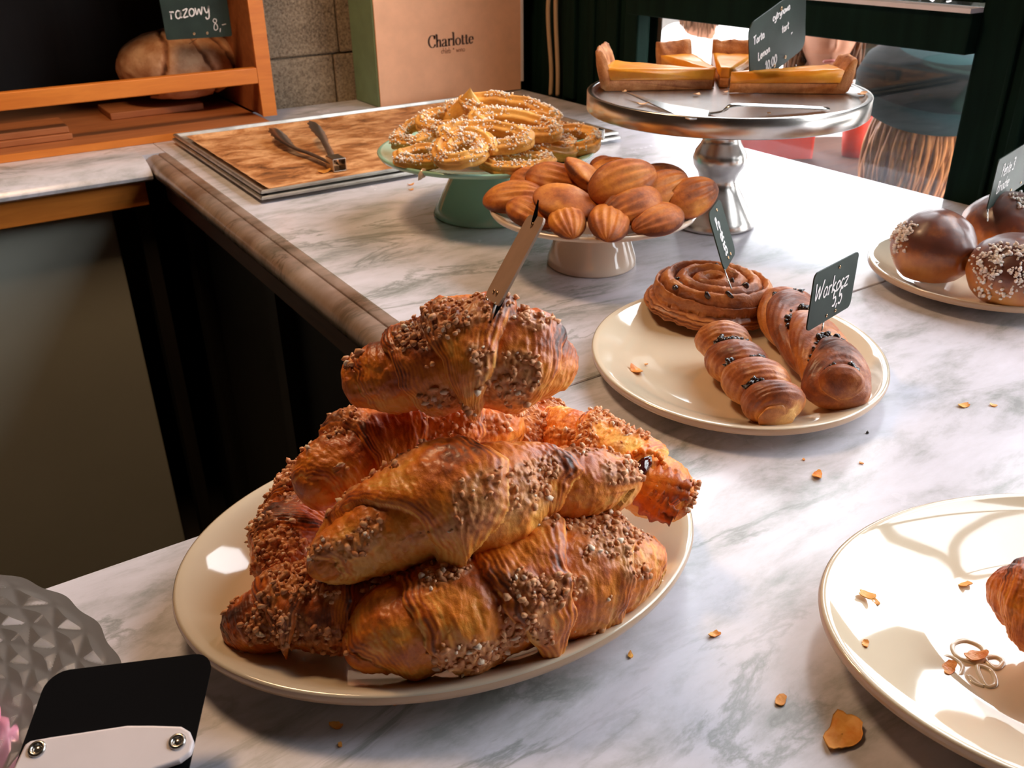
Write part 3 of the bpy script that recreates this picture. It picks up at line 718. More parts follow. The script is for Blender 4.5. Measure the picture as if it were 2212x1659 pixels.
cake_stand((.6439, .812), [
    [(.048, .0005), (.052, .0005), (.0535, .003), (.0525, .010), (.046, .030), (.0415, .044), (.0415, .052), (.044, .0555), (.03, .0555), (0, .0555)],
    [(0, T-.012), (R*.6, T-.012), (R*.82, T-.008), (R*.965, T-.0005), (R*.985, T), (R, T-.0018), (R*.99, T-.0055), (R*.8, T-.012), (.05, T-.018), (0, T-.018)]],
    'pale cream ceramic cake stand heaped with madeleines', 'cream_b')
R = .175; T = .174
cake_stand((.872, .838), [
    [(.050, .0005), (.053, .0008), (.0535, .004), (.050, .012), (.040, .030), (.031, .046), (.027, .053), (.0245, .062), (.027, .071), (.033, .080), (.035, .089), (.032, .099), (.026, .108), (.0235, .115), (.026, .122), (.030, .130), (.0325, .138), (.033, .144), (.029, .150), (0, .150)],
    [(0, T-.004), (R*.945, T-.004), (R*.955, T-.001), (R*.965, T), (R*.995, T), (R, T-.001), (R, T-.022), (R*.99, T-.0235), (R*.985, T-.0225), (R*.98, T-.008), (R*.5, T-.010), (.03, T-.024), (0, T-.024)]],
    'silver metal pedestal cake stand carrying the cut lemon tart', 'silver')

# ================================================================== PASTRY BUILDERS
def frames(S, up):
    T = np.gradient(S, axis=0); T /= np.linalg.norm(T, axis=1)[:, None]
    up = np.asarray(up, float); Nn = up[None]-T*(T@up)[:, None]; Nn /= np.linalg.norm(Nn, axis=1)[:, None]
    return T, Nn, np.cross(T, Nn)

def sweep_body(S, up, rad, sq=1.0, top=0.0):
    """S spine (nu,3); rad (nu,nv); returns positions, unit outward, up-ness"""
    nu, nv = rad.shape; T, Nn, B = frames(S, up)
    a = np.linspace(0, 2*PI, nv, endpoint=False)
    D = np.cos(a)[None, :, None]*Nn[:, None]*sq+np.sin(a)[None, :, None]*B[:, None]
    return S[:, None]+D*rad[..., None], D/np.linalg.norm(D, axis=-1, keepdims=True), Nn
def gridfaces(nu, nv): return [(i*nv+j, i*nv+(j+1) % nv, (i+1)*nv+(j+1) % nv, (i+1)*nv+j) for i in range(nu-1) for j in range(nv)]

def scatter(mb, P, D, wgt, n, size, rnd, sub=1, stretch=1.6, sink=.3, jit=.35):
    w_ = np.clip(wgt.reshape(-1), 0, None); c = np.cumsum(w_); tot = c[-1]; PP = P.reshape(-1, 3); DD = D.reshape(-1, 3)
    for k in range(n):
        i = int(np.searchsorted(c, rnd.random()*tot)); i = min(i, len(PP)-1)
        s = size[0]+(size[1]-size[0])*rnd.random()**2
        p = PP[i]+DD[i]*s*(1-sink)+np.array([rnd.uniform(-1, 1) for _ in range(3)])*s*.5
        mb.blob(p, (s, s*rnd.uniform(.7, 1), s*rnd.uniform(1, stretch)), sub, jit, rnd, hue=rnd.random())

def croissant(pts, label, seed=0, up=(0, 0, 1), tip=150, turns=2.6, bake=.5, dark=None, crumbs=260, mask=.5, sq=1.0, th=.27, mat='croissant', skew=.0, W0=.0, pw=.80, slant=0.0, group='croissants heaped on the oval platter', crumb_side=None, csz=(.0008, .0022), tipup=.16, crust_amt=1.0):
    """pts: (px, py, height, half thickness in px) along the roll; turns/skew/slant place the wraps of the rolled triangle"""
    nu, nv = 320, 160; rnd = random.Random(seed)
    C3 = np.array([at(p[0], p[1], p[2]) for p in pts]); Rk = np.array([p[3]*float((c-CAM)@_f)/FPX for p, c in zip(pts, C3)])
    Q = catmull(np.c_[C3, Rk], 400); S0 = Q[:, :3]
    L = np.r_[0, np.cumsum(np.linalg.norm(np.diff(S0, axis=0), axis=1))]; LL = L[-1]
    u = np.linspace(0, 1, nu); S = np.stack([np.interp(u*LL, L, S0[:, k]) for k in range(3)], -1); E = np.interp(u*LL, L, Q[:, 3])[:, None]
    s = (2*u-1)[:, None]*np.ones((1, nv)); v = np.linspace(0, 2*PI, nv, endpoint=False)[None]*np.ones((nu, 1))
    cyl = lambda a_, b_, o_=3, k_=0: fbm(np.stack([s*a_, np.cos(v)*b_, np.sin(v)*b_], -1)+seed*3.7, seed+k_, o_)
    Pm = 2*PI*turns
    sk = s-skew+.13*(cyl(2.6, 1.6)-.5)+slant*np.sin(v-math.radians(tip))
    ph0 = (math.radians(tip)-v) % (2*PI)
    Phi = np.full(s.shape, Pm); dist = np.full(s.shape, .6)
    for k in range(int(turns)+1, -1, -1):
        ph = ph0+2*PI*k; W = W0+(1.05-W0)*(ph/Pm)**pw
        ok = (ph <= Pm) & (W >= np.abs(sk)); Phi = np.where(ok, ph, Phi); dist = np.where(ok, W-np.abs(sk), dist)
    layers = (Pm-Phi)/(2*PI); lav = layers.mean(1, keepdims=True)
    k_ = np.ones(25)/25; lav = np.convolve(np.pad(lav[:, 0], 12, mode='edge'), k_, 'valid')[:, None]
    rad = 1+th*(layers-lav)
    rad += .17*(1-np.exp(-dist/.06))-.15-.03*np.exp(-dist/.010)
    rad += tipup*np.exp(-(Phi/.6)**2)*np.exp(-(sk/.13)**2)
    rad *= 1+.16*(cyl(2.2, .9, 2, 5)-.5)
    e = np.clip((1-np.abs(s))/.075, 0, 1); rad *= np.sqrt(1-(1-e)**2*.98)
    lamz = np.exp(-dist/.075)
    wave = dist*210+15*cyl(5, 1.6, 3, 8)
    rad += .014*np.sin(wave)*lamz
    n1 = cyl(3.2, 1.4, 2, 21)                                         # where the crumb topping sticks
    P, D, Nn = sweep_body(S, up, rad*E, sq)
    cs = np.array(crumb_side if crumb_side is not None else (0, 0, 1.0)); side = D@unit(cs)
    crumb = sstep(mask, mask+.09, n1)*sstep(-.10, .35, side)*(np.abs(s) < .97)*(1-.85*np.exp(-dist/.03))*crust_amt
    stk = cyl(34, .8, 2, 31)-.5; P = P+D*(.0011*stk*(1-crumb))[..., None]
    fl = fbm(P*170, seed+2, 4); f2 = fbm(P*420, seed+3, 3)
    P = P+D*((.0030*(fl-.5)+.0030*crumb*(f2-.35)+.0008*(f2-.5))[..., None])
    topn = D[..., 2]
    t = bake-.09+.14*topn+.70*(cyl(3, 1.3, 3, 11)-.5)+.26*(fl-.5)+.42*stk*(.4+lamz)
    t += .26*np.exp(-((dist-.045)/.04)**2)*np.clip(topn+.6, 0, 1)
    if dark is not None:
        for (ds, dv, rs_, am) in dark:
            dd = ((s-ds)/rs_)**2+((np.angle(np.exp(1j*(v-math.radians(dv)))))/(rs_*3.0))**2
            t += am*np.exp(-dd)
    lam = np.exp(-dist/.11)*(.5+.5*np.sin(wave))*1.25+.3*np.exp(-dist/.012)
    mb = MB(); mb.add(P.reshape(-1, 3), gridfaces(nu, nv)+[tuple(range(nv))[::-1], tuple(range((nu-1)*nv, nu*nv))], tone=t.reshape(-1), lam=np.clip(lam, 0, 1.5).reshape(-1), crumb=crumb.reshape(-1))
    c = P.reshape(-1, 3).mean(0); zmin = P[..., 2].min()
    root = empty('croissant', (c[0], c[1], zmin), label, 'croissant', group)
    mb.build('crust', M[mat], root)
    if crumbs:
        q = MB(); scatter(q, P, D, crumb*sstep(.0, .5, side)*rad+1e-9, crumbs, csz, rnd, 1, 1.7, .75, .45)
        tag(q.build('streusel_topping', M['streusel'], root), kind='stuff')
    return root, P, D

# ================================================================== THE CROISSANT HEAP
W_ = lambda *a: [at(x, y, z) for x, y, z in a]
def onsurf(P, D, px, py):
    q = P-CAM; z = q@_f; X = CX+FPX*(q@_rr)/z; Y = CY+FPX*(q@_dd)/z; e = (X-px)**2+(Y-py)**2+1e5*((D@_f) > 0)
    i = np.unravel_index(np.argmin(e), e.shape); return P[i], D[i]
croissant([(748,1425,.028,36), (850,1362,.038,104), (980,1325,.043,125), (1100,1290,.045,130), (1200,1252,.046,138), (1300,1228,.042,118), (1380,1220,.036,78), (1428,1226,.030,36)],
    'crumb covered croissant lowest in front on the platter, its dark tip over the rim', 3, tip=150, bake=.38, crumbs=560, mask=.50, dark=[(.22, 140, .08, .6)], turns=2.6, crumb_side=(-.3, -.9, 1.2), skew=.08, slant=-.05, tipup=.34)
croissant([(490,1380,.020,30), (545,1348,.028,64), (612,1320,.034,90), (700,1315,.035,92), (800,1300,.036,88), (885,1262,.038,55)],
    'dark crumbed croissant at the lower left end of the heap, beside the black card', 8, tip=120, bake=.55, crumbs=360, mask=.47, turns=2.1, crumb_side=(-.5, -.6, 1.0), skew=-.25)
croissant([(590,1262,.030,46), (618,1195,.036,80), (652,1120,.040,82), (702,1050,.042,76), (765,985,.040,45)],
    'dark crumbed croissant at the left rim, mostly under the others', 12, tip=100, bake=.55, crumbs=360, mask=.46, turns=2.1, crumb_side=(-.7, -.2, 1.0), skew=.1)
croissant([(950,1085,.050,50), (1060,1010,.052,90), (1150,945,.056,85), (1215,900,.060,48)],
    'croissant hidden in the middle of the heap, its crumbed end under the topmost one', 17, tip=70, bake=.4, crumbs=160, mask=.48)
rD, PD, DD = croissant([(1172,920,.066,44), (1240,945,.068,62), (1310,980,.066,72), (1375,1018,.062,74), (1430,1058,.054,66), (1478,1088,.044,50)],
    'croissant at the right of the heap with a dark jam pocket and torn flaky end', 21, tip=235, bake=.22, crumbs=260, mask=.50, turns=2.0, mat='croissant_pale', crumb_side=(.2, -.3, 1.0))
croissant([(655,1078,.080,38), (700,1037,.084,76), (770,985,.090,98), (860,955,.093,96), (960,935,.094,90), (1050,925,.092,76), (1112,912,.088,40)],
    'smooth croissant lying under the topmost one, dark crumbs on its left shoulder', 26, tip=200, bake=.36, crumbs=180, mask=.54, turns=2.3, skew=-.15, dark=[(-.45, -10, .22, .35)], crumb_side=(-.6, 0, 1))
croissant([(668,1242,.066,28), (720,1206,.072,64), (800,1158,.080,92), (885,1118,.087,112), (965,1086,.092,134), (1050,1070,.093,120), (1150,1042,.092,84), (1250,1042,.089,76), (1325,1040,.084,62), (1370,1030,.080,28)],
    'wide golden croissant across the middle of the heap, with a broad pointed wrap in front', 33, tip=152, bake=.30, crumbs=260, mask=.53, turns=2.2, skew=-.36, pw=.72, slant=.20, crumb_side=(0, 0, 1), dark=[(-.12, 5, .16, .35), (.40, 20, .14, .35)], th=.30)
p_, d_ = onsurf(PD, DD, 1388, 1000)
q = MB(); q.blob(p_-d_*.0015, (.0105, .0060, .0050), 3, .25, random.Random(2)); q.build('jam', M['jam'], rD)
q = MB(); rs = random.Random(9)
for k in range(16):
    a = k/16*2*PI; q.blob(p_+d_*.001+(_rr*math.cos(a)*.0125-_dd*math.sin(a)*.0072), (.0030, .0022, .0016), 1, .5, rs, tone=.35, lam=0)
q.build('jam_lip', M['croissant_pale'], rD)
for k, (x0, y0, x1, y1, x2, y2) in enumerate(((1392,1030,1440,1042,1492,1052), (1390,1040,1440,1058,1488,1072), (1385,1052,1425,1085,1462,1112), (1378,1060,1412,1100,1450,1128))):
    A_ = [onsurf(PD, DD, x0, y0), onsurf(PD, DD, x1, y1)]; p0, p1 = A_[0][0]+A_[0][1]*.001, A_[1][0]+A_[1][1]*.003
    dd_ = float((p1-CAM)@_f); p2 = atD(x2, y2, dd_-.004); q = MB(); pts = catmull([p0, p1, p2], 24); nn = A_[1][1]; n_ = len(pts); V = []; t_ = []
    for j, p in enumerate(pts):
        w_ = (.0015+.0062*math.sin(PI*min(.9, .15+j/n_)))*(1+.25*math.sin(j*1.3+k)); sd = unit(np.cross(pts[min(j+1, n_-1)]-pts[max(j-1, 0)], nn))
        for m_, (u_, h_) in enumerate(((-1, .0), (0, .0016), (1, .0), (1, -.0008), (0, .0006), (-1, -.0008))): V.append(p+sd*w_*u_+nn*h_); t_.append(.25+.25*(j/n_)+.2*(m_ in (0, 2)))
    q.add(V, gridfaces(n_, 6)+[tuple(range(6))[::-1], tuple(range((n_-1)*6, n_*6))], tone=t_, lam=0); q.build('torn_layer', M['croissant'], rD)
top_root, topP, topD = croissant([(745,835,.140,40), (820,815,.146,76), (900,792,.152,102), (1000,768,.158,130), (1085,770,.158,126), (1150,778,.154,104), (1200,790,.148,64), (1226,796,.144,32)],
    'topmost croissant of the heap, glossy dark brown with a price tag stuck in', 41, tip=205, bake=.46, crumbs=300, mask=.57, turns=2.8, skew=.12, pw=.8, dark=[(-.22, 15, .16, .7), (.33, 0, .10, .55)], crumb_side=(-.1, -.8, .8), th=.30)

# ================================================================== TWO FILLED TWISTS AND THE SPIRAL ROLL
def twist(pts, R, label, seed, n=4.2, flip=1, up=(0, 0, 1)):
    nu, nv = 260, 110; rnd = random.Random(seed)
    S = catmull(pts, nu); u = np.linspace(0, 1, nu)[:, None]*np.ones((1, nv)); v = np.linspace(0, 2*PI, nv, endpoint=False)[None]*np.ones((nu, 1))
    ph = u*n+flip*.42*np.sin(v-PI/2+.3)+.28*np.cos(v)+.16*(fbm(np.stack([u*6, np.cos(v), np.sin(v)], -1)*1.5, seed)-.5)
    fr = ph % 1.0; kk = np.floor(ph)
    prof = np.clip(sstep(0, .16, fr)*(1-sstep(.86, 1.0, fr)), 0, 1)
    grv = 1-prof
    rad = R*(.66+.44*np.sin(PI*np.clip(fr, 0, 1))**.55*(1-.22*fr))
    rad *= 1+.12*(vhash(kk.astype(int), 0*kk.astype(int), 0*kk.astype(int), seed)-.5)
    e = np.clip((1-np.abs(2*u-1))/.17, 0, 1); rad *= np.sqrt(1-(1-e)**2*.97)
    rad += R*.05*(fbm(np.stack([u*14, np.cos(v)*2, np.sin(v)*2], -1)*1.6, seed+3)-.5)+R*.012*np.sin(fr*40+4*fbm(np.stack([u*9, np.cos(v), np.sin(v)], -1), seed+6))
    P, D, Nn = sweep_body(S, up, rad, .86)
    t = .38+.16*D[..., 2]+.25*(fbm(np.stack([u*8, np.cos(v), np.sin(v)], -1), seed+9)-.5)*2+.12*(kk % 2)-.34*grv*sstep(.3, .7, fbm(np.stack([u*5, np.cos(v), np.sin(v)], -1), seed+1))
    lam = (.5+.5*np.sin(fr*48+6*fbm(np.stack([u*9, np.cos(v)*2, np.sin(v)*2], -1), seed+7)))*np.exp(-np.minimum(fr, 1-fr)/.13)*.8
    mb = MB(); mb.add(P.reshape(-1, 3), gridfaces(nu, nv)+[tuple(range(nv))[::-1], tuple(range((nu-1)*nv, nu*nv))], tone=t.reshape(-1), lam=lam.reshape(-1))
    c = P.reshape(-1, 3).mean(0); root = empty('filled_twist', (c[0], c[1], P[..., 2].min()), label, 'pastry', 'filled twists')
    mb.build('crust', M['twist'], root)
    q = MB(); wgt = (grv > .6)*sstep(.2, .8, D[..., 2])*sstep(.44, .56, fbm(np.stack([u*7, np.cos(v)*2, np.sin(v)*2], -1), seed+4))*(np.abs(2*u-1) < .85)
    scatter(q, P, D, wgt+1e-9, 90, (.0014, .0034), rnd, 1, 2.0, .5)
    tag(q.build('dark_filling', M['raisin'], root), 'dark glossy filling showing between the wraps', kind='stuff')
    return root
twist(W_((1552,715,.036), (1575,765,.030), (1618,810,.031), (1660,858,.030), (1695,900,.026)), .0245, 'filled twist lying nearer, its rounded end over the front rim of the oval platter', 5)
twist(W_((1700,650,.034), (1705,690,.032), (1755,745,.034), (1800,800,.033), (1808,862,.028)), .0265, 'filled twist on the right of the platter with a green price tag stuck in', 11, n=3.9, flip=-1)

def spiral_roll(c, a, b_, h, ang, label, seed=3, tilt=(0, 0)):
    nu, nv = 130, 360; rnd = random.Random(seed)
    rho = np.linspace(1, 0.0, nu)[:, None]*np.ones((1, nv)); th = np.linspace(0, 2*PI, nv, endpoint=False)[None]*np.ones((nu, 1))
    nr = 4.2
    ph = rho*nr-th/(2*PI)+.10*(fbm(np.stack([rho*4, np.cos(th)*1.5, np.sin(th)*1.5], -1), seed)-.5)
    fr = ph % 1.0; ridge = np.sin(PI*fr)**.55
    dome = np.sqrt(np.clip(1-rho**3.2, 0, 1))
    z = h*(.40+.42*dome)+h*.30*ridge*sstep(0, .12, rho)*np.clip(dome*1.4, 0, 1)-h*.10*np.exp(-(rho/.25)**2)
    x = a*rho*np.cos(th); y = b_*rho*np.sin(th)
    P1 = np.stack([x, y, z], -1)
    # flaky side wall
    ns = 44; t_ = np.linspace(0, 1, ns)[:, None]*np.ones((1, nv)); th2 = th[:ns]
    w_ = .86+.15*np.sin(PI*np.clip(t_*.9+.05, 0, 1))**.8
    lay = .012*np.sin(t_*26+4*fbm(np.stack([t_*2, np.cos(th2)*2, np.sin(th2)*2], -1), 4)+th2*2)
    P0 = np.stack([a*(w_+lay)*np.cos(th2), b_*(w_+lay)*np.sin(th2), h*.40*t_+0*th2], -1)
    P1[..., 0] *= 1.0; k0 = (w_+lay)[-1]
    P1[..., 0] *= (1-(1-k0)*rho**8); P1[..., 1] *= (1-(1-k0)*rho**8)
    P = np.concatenate([P0, P1]); n_ = fbm(P*60, 8)[..., None]-.5; P = P*(1+.045*n_)+.0034*(fbm(P*150, 9, 4)[..., None]-.5)+.0016*(fbm(P*np.array([60, 60, 420]), 12)[..., None]-.5)
    tone = np.concatenate([.55+.2*(fbm(P0*50, 3)-.5)+0*t_, (.86-.50*ridge)+.6*(fbm(P1*55, 5)-.5)])
    lam = np.concatenate([.5+.5*np.sin(t_*26+4*fbm(np.stack([t_*2, np.cos(th2)*2, np.sin(th2)*2], -1), 4)+th2*2), .6*(1-ridge)])
    ca, sa = math.cos(ang), math.sin(ang); Rm = np.array([[ca, -sa, 0], [sa, ca, 0], [0, 0, 1]])
    Rt = np.array(Matrix.Rotation(tilt[0], 3, 'X') @ Matrix.Rotation(tilt[1], 3, 'Y'))
    Pw = P@Rm.T@Rt.T+np.asarray(c); nn = P.shape[0]
    mb = MB(); mb.add(Pw.reshape(-1, 3), gridfaces(nn, nv)[::1]+[tuple(range(nv))[::-1]], tone=tone.reshape(-1), lam=lam.reshape(-1))
    root = empty('spiral_roll', (c[0], c[1], c[2]), label, 'pastry'); mb.build('crust', M['roll'], root)
    for k in range(9):
        aa = rnd.uniform(0, 2*PI); rr = rnd.uniform(.25, .85); i = ns+int((1-rr)*(nu-1)); j = int(aa/(2*PI)*nv) % nv
        q = MB(); q.blob(Pw[i, j]-[0, 0, .0008], (.0046, .0034, .0024), 2, .3, rnd); q.build('raisin', M['raisin'], root)
    return root
c_ = at(1536, 640, .030)
spiral_roll((c_[0], c_[1], .016), .067, .052, .036, -YAW-.10, 'big dark spiral roll with raisins at the back of the oval platter', tilt=(.10, 0))

# ================================================================== BRIOCHE BUNS
def bun(c, r, label, seed, sug_dir, crease=None, n=260, sq=.82, spread=.55):
    nu, nv = 90, 140; rnd = random.Random(seed)
    uu, ww = np.meshgrid(np.linspace(.001, PI-.001, nu), np.linspace(0, 2*PI, nv, endpoint=False), indexing='ij')
    D = np.stack([np.sin(uu)*np.cos(ww), np.sin(uu)*np.sin(ww), np.cos(uu)], -1)
    rr = r*(1+.10*(fbm(D*1.6+seed*5, seed)-.5))
    if crease is not None:
        for (cd, sz, dp) in crease:
            d = np.arccos(np.clip(D@unit(cd), -1, 1)); rr *= 1-dp*np.exp(-(d/sz)**2)+dp*.5*np.exp(-((d-sz*2.0)/sz)**2)
    P = D*rr[..., None]; P[..., 2] *= sq; fl = -r*sq*.72; P[..., 2] = np.where(P[..., 2] < fl, fl+(P[..., 2]-fl)*.1, P[..., 2])
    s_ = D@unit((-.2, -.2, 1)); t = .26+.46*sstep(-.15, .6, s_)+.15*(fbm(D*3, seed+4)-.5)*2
    mb = MB(); Pw = P+np.asarray(c); mb.add(Pw.reshape(-1, 3), gridfaces(nu, nv), tone=t.reshape(-1), lam=0*t.reshape(-1))
    root = empty('brioche_bun', (c[0], c[1], Pw[..., 2].min()), label, 'bun', 'brioche buns on the plate at the right'); mb.build('crust', M['bun'], root)
    wgt = np.zeros(t.shape)
    for (sd, sp) in sug_dir:
        d = np.arccos(np.clip(D@unit(sd), -1, 1)); wgt += np.exp(-(d/sp)**2)*sstep(sp*1.7, sp*1.2, d)
    wgt = wgt*sstep(.35, .55, fbm(D*5, seed+8))*np.sin(uu)
    q = MB(); scatter(q, Pw, D, wgt+1e-12, n, (.0010, .0023), rnd, 1, 1.5, .35, .25)
    tag(q.build('pearl_sugar', M['pearl'], root), 'white pearl sugar nibs', kind='stuff')
    return root
tv = unit(CAM-at(2015, 540, .05)); lf = unit(np.cross(tv, [0, 0, 1]))      # toward the viewer; to the viewer's left is -cross
left = -lf if (lf@_rr) > 0 else lf
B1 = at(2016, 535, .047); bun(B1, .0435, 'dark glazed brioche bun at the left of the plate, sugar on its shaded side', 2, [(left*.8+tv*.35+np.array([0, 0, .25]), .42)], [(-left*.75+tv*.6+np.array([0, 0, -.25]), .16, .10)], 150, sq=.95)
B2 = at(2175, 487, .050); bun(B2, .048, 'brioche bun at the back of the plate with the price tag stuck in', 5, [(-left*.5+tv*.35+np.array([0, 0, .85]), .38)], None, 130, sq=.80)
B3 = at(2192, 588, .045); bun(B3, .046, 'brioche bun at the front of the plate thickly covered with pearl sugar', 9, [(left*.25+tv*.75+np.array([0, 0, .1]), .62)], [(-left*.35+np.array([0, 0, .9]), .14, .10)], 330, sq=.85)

# ================================================================== MADELEINES
def madeleine_mesh(seed, ribs=True):
    nu, nv = 48, 64; s = np.linspace(-1, 1, nu)[:, None]*np.ones((1, nv)); v = np.linspace(0, 2*PI, nv, endpoint=False)[None]*np.ones((nu, 1))
    wid = .0232*np.clip(1-np.abs(s)**2.1, 0, 1)**.58*(1-.10*s)+.0004
    x = .037*s; cy = np.cos(v); cz = np.sin(v)
    top = .0155*np.clip(1-np.abs(s)**2.2, 0, 1)**.6; bot = .0085*np.clip(1-np.abs(s)**2, 0, 1)**.7
    y = wid*cy; rib = .0017*np.cos(cy*15.5)*(.25+.75*sstep(-.6, .5, s))*(cz > 0)*np.clip(cz*2, 0, 1)*np.clip(1.1-np.abs(s), 0, 1)
    z = np.where(cz > 0, (top+rib*1.2)*np.abs(cz)**.75, -bot*np.abs(cz)**.8*(1+.25*np.exp(-(s/.4)**2)))
    P = np.stack([x, y*(1+.02*(cz > -.1)*(cz < .1)), z], -1)
    P = P*(1+.03*(fbm(P*90+seed, seed)[..., None]-.5))
    edge = np.exp(-(cz/.22)**2)
    t = .52+.45*edge+.40*(fbm(P*45+seed, seed+3)-.5)*2+.18*np.abs(s)**3
    mb = MB(); mb.add(P.reshape(-1, 3), gridfaces(nu, nv)+[tuple(range(nv))[::-1], tuple(range((nu-1)*nv, nu*nv))], tone=t.reshape(-1), lam=0*t.reshape(-1))
    return mb.build('madeleine', M['madeleine'])
protos = [madeleine_mesh(k) for k in range(4)]
Tz = .066
def mad(k, px, py, z, yaw_deg, pitch=0, roll=0, label='', sc_=1.0, used=[]):
    """yaw 0: long axis across the picture; roll turns it about its long axis"""
    p = protos[k % 4]; o = p if k % 4 not in used else p.copy()
    if o is not p: col.objects.link(o)
    used.append(k % 4)
    o.location = [float(q) for q in at(px, py, z)]; base = -YAW
    o.rotation_euler = (Matrix.Rotation(base+math.radians(yaw_deg), 4, 'Z') @ Matrix.Rotation(math.radians(pitch), 4, 'Y') @ Matrix.Rotation(math.radians(roll), 4, 'X')).to_euler()
    o.scale = (sc_,)*3
    tag(o, label, 'madeleine', 'madeleines on the cream cake stand')
ML = [
 # px, py, z, yaw, pitch, roll, scale, label
 (1110, 428, .084, -12, -8, 20, 1.02, 'smooth sided madeleine overhanging the left rim of the cream stand'),
 (1148, 463, .078, -40, 14, 16, .90, 'ribbed madeleine half behind the thin brown price tag'),
 (1222, 437, .094, -24, 12, 205, 1.04, 'madeleine with its flat side up and dark pointed left tip, front row'),
 (1226, 482, .079, -82, 14, 8, .84, 'small pale ribbed madeleine standing at the front rim, left of the darker ribbed one'),
 (1315, 484, .080, -98, 14, -10, .94, 'ribbed madeleine at the very front rim of the cream stand, with strong grooves'),
 (1420, 477, .080, -150, 10, -22, .90, 'ribbed madeleine at the front right rim with its pale back lit'),
 (1364, 445, .092, 205, 14, -30, 1.0, 'ribbed madeleine leaning up behind the front right ones'),
 (1263, 373, .112, -62, 20, 160, .86, 'round looking madeleine showing its flat side, topmost of the heap'),
 (1345, 396, .111, 20, -14, 52, 1.12, 'large smooth madeleine slanting up to the right near the top of the heap'),
 (1200, 392, .098, -18, 10, 30, 1.0, 'brown ribbed madeleine in the shade left behind the topmost one'),
 (1150, 396, .086, -40, 8, 30, .86, 'dark madeleine at the back left edge of the heap'),
 (1322, 372, .104, 16, -6, 30, .80, 'madeleine lying across just behind the large smooth one'),
 (1432, 414, .098, 30, -14, 55, 1.0, 'ribbed dark brown madeleine at the right of the heap'),
 (1428, 388, .094, 10, 0, 30, .90, 'dark madeleine lying flat at the back right of the heap'),
 (1492, 427, .092, 22, -16, 50, .95, 'golden madeleine pointing beyond the right rim of the stand'),
 (1262, 412, .090, -10, 0, 20, .9, 'dark madeleine buried below the topmost one'),
 (1318, 436, .078, 5, 0, 10, .9, 'madeleine buried in the middle of the heap in deep shade'),
 (1308, 365, .088, 60, 0, 30, .8, 'very dark madeleine at the back of the heap, only its crinkled edge showing'),
 (1385, 425, .080, 0, 0, 10, .9, 'madeleine buried under the two slanting ones on the right'),
 (1190, 425, .076, 0, 0, 10, .9, 'madeleine buried under the flat sided one on the left'),
]
for k, (px, py, z, yw, pt, rl, s_, lb) in enumerate(ML): mad(k, px, py, z, yw, pt, rl, lb, s_)

# ================================================================== CHURRO RINGS
def churro(c, a, b_, ang, tilt, rt, label, seed, squeeze=0.0, sugar=260, rise=0.0, spiral=False, arc=None):
    rnd = random.Random(seed); nu = 150; nv = 36
    if spiral: th = np.linspace(0, 2*PI*1.55, nu); k = np.linspace(1, .42, nu)
    elif arc: th = np.radians(np.linspace(arc[0], arc[1], nu)); k = np.ones(nu)
    else: th = np.linspace(0, 2*PI, nu, endpoint=False); k = np.ones(nu)
    closed = not (spiral or arc)
    S = np.stack([a*k*np.cos(th), b_*k*np.sin(th)*(1+squeeze*np.cos(2*th)), rise*np.cos(th)], -1)
    nz = np.stack([fbm(np.stack([np.cos(th)+j*7, np.sin(th), k*0+seed], -1)*1.4, seed+j)-.5 for j in range(3)], -1)
    S = S+nz*np.array([.010, .010, .008])
    Rm = np.array(Matrix.Rotation(math.radians(ang)-YAW, 3, 'Z') @ Matrix.Rotation(math.radians(tilt[0]), 3, 'X') @ Matrix.Rotation(math.radians(tilt[1]), 3, 'Y'))
    S = S@Rm.T+np.asarray(c)
    if closed: T = np.roll(S, -1, 0)-np.roll(S, 1, 0)
    else: T = np.gradient(S, axis=0)
    T /= np.linalg.norm(T, axis=1)[:, None]; ax = Rm[:, 2]
    A = ax[None]-T*(T@ax)[:, None]; A /= np.linalg.norm(A, axis=1)[:, None]; B = np.cross(T, A)
    v = np.linspace(0, 2*PI, nv, endpoint=False)[None]+np.linspace(0, 1.6 if not closed else 0, nu)[:, None]
    lob = np.cos(6*v); rad = rt*(1+.17*lob)*(1+.14*(fbm(np.stack([np.cos(th)*3, np.sin(th)*3, k*3], -1), seed+2)-.5)[:, None])
    if not closed:
        e = np.clip(np.minimum(np.arange(nu), nu-1-np.arange(nu))/7.0, 0, 1); rad = rad*np.sqrt(1-(1-e)**2*.97)[:, None]
    D = np.cos(v)[..., None]*A[:, None]+np.sin(v)[..., None]*B[:, None]; P = S[:, None]+D*rad[..., None]
    t = .34+.22*(lob > 0)-.12*lob+.3*(fbm(P*50, seed)-.5)*1.4
    mb = MB()
    if closed: F = [(i*nv+j, i*nv+(j+1) % nv, ((i+1) % nu)*nv+(j+1) % nv, ((i+1) % nu)*nv+j) for i in range(nu) for j in range(nv)]
    else: F = gridfaces(nu, nv)+[tuple(range(nv))[::-1], tuple(range((nu-1)*nv, nu*nv))]
    mb.add(P.reshape(-1, 3), F, tone=t.reshape(-1), lam=0*t.reshape(-1))
    root = empty('churro_ring', (c[0], c[1], P[..., 2].min()), label, 'pastry', 'sugared churro rings on the mint stand'); mb.build('dough', M['churro'], root)
    q = MB(); scatter(q, P, D, np.clip(D[..., 2]+.35, 0, 1)*sstep(.35, .6, fbm(P*40, seed+6))+1e-9, sugar, (.0007, .0019), rnd, 1, 1.3, .2, .2)
    tag(q.build('sugar_coating', M['sugar'], root), kind='stuff')
    return root
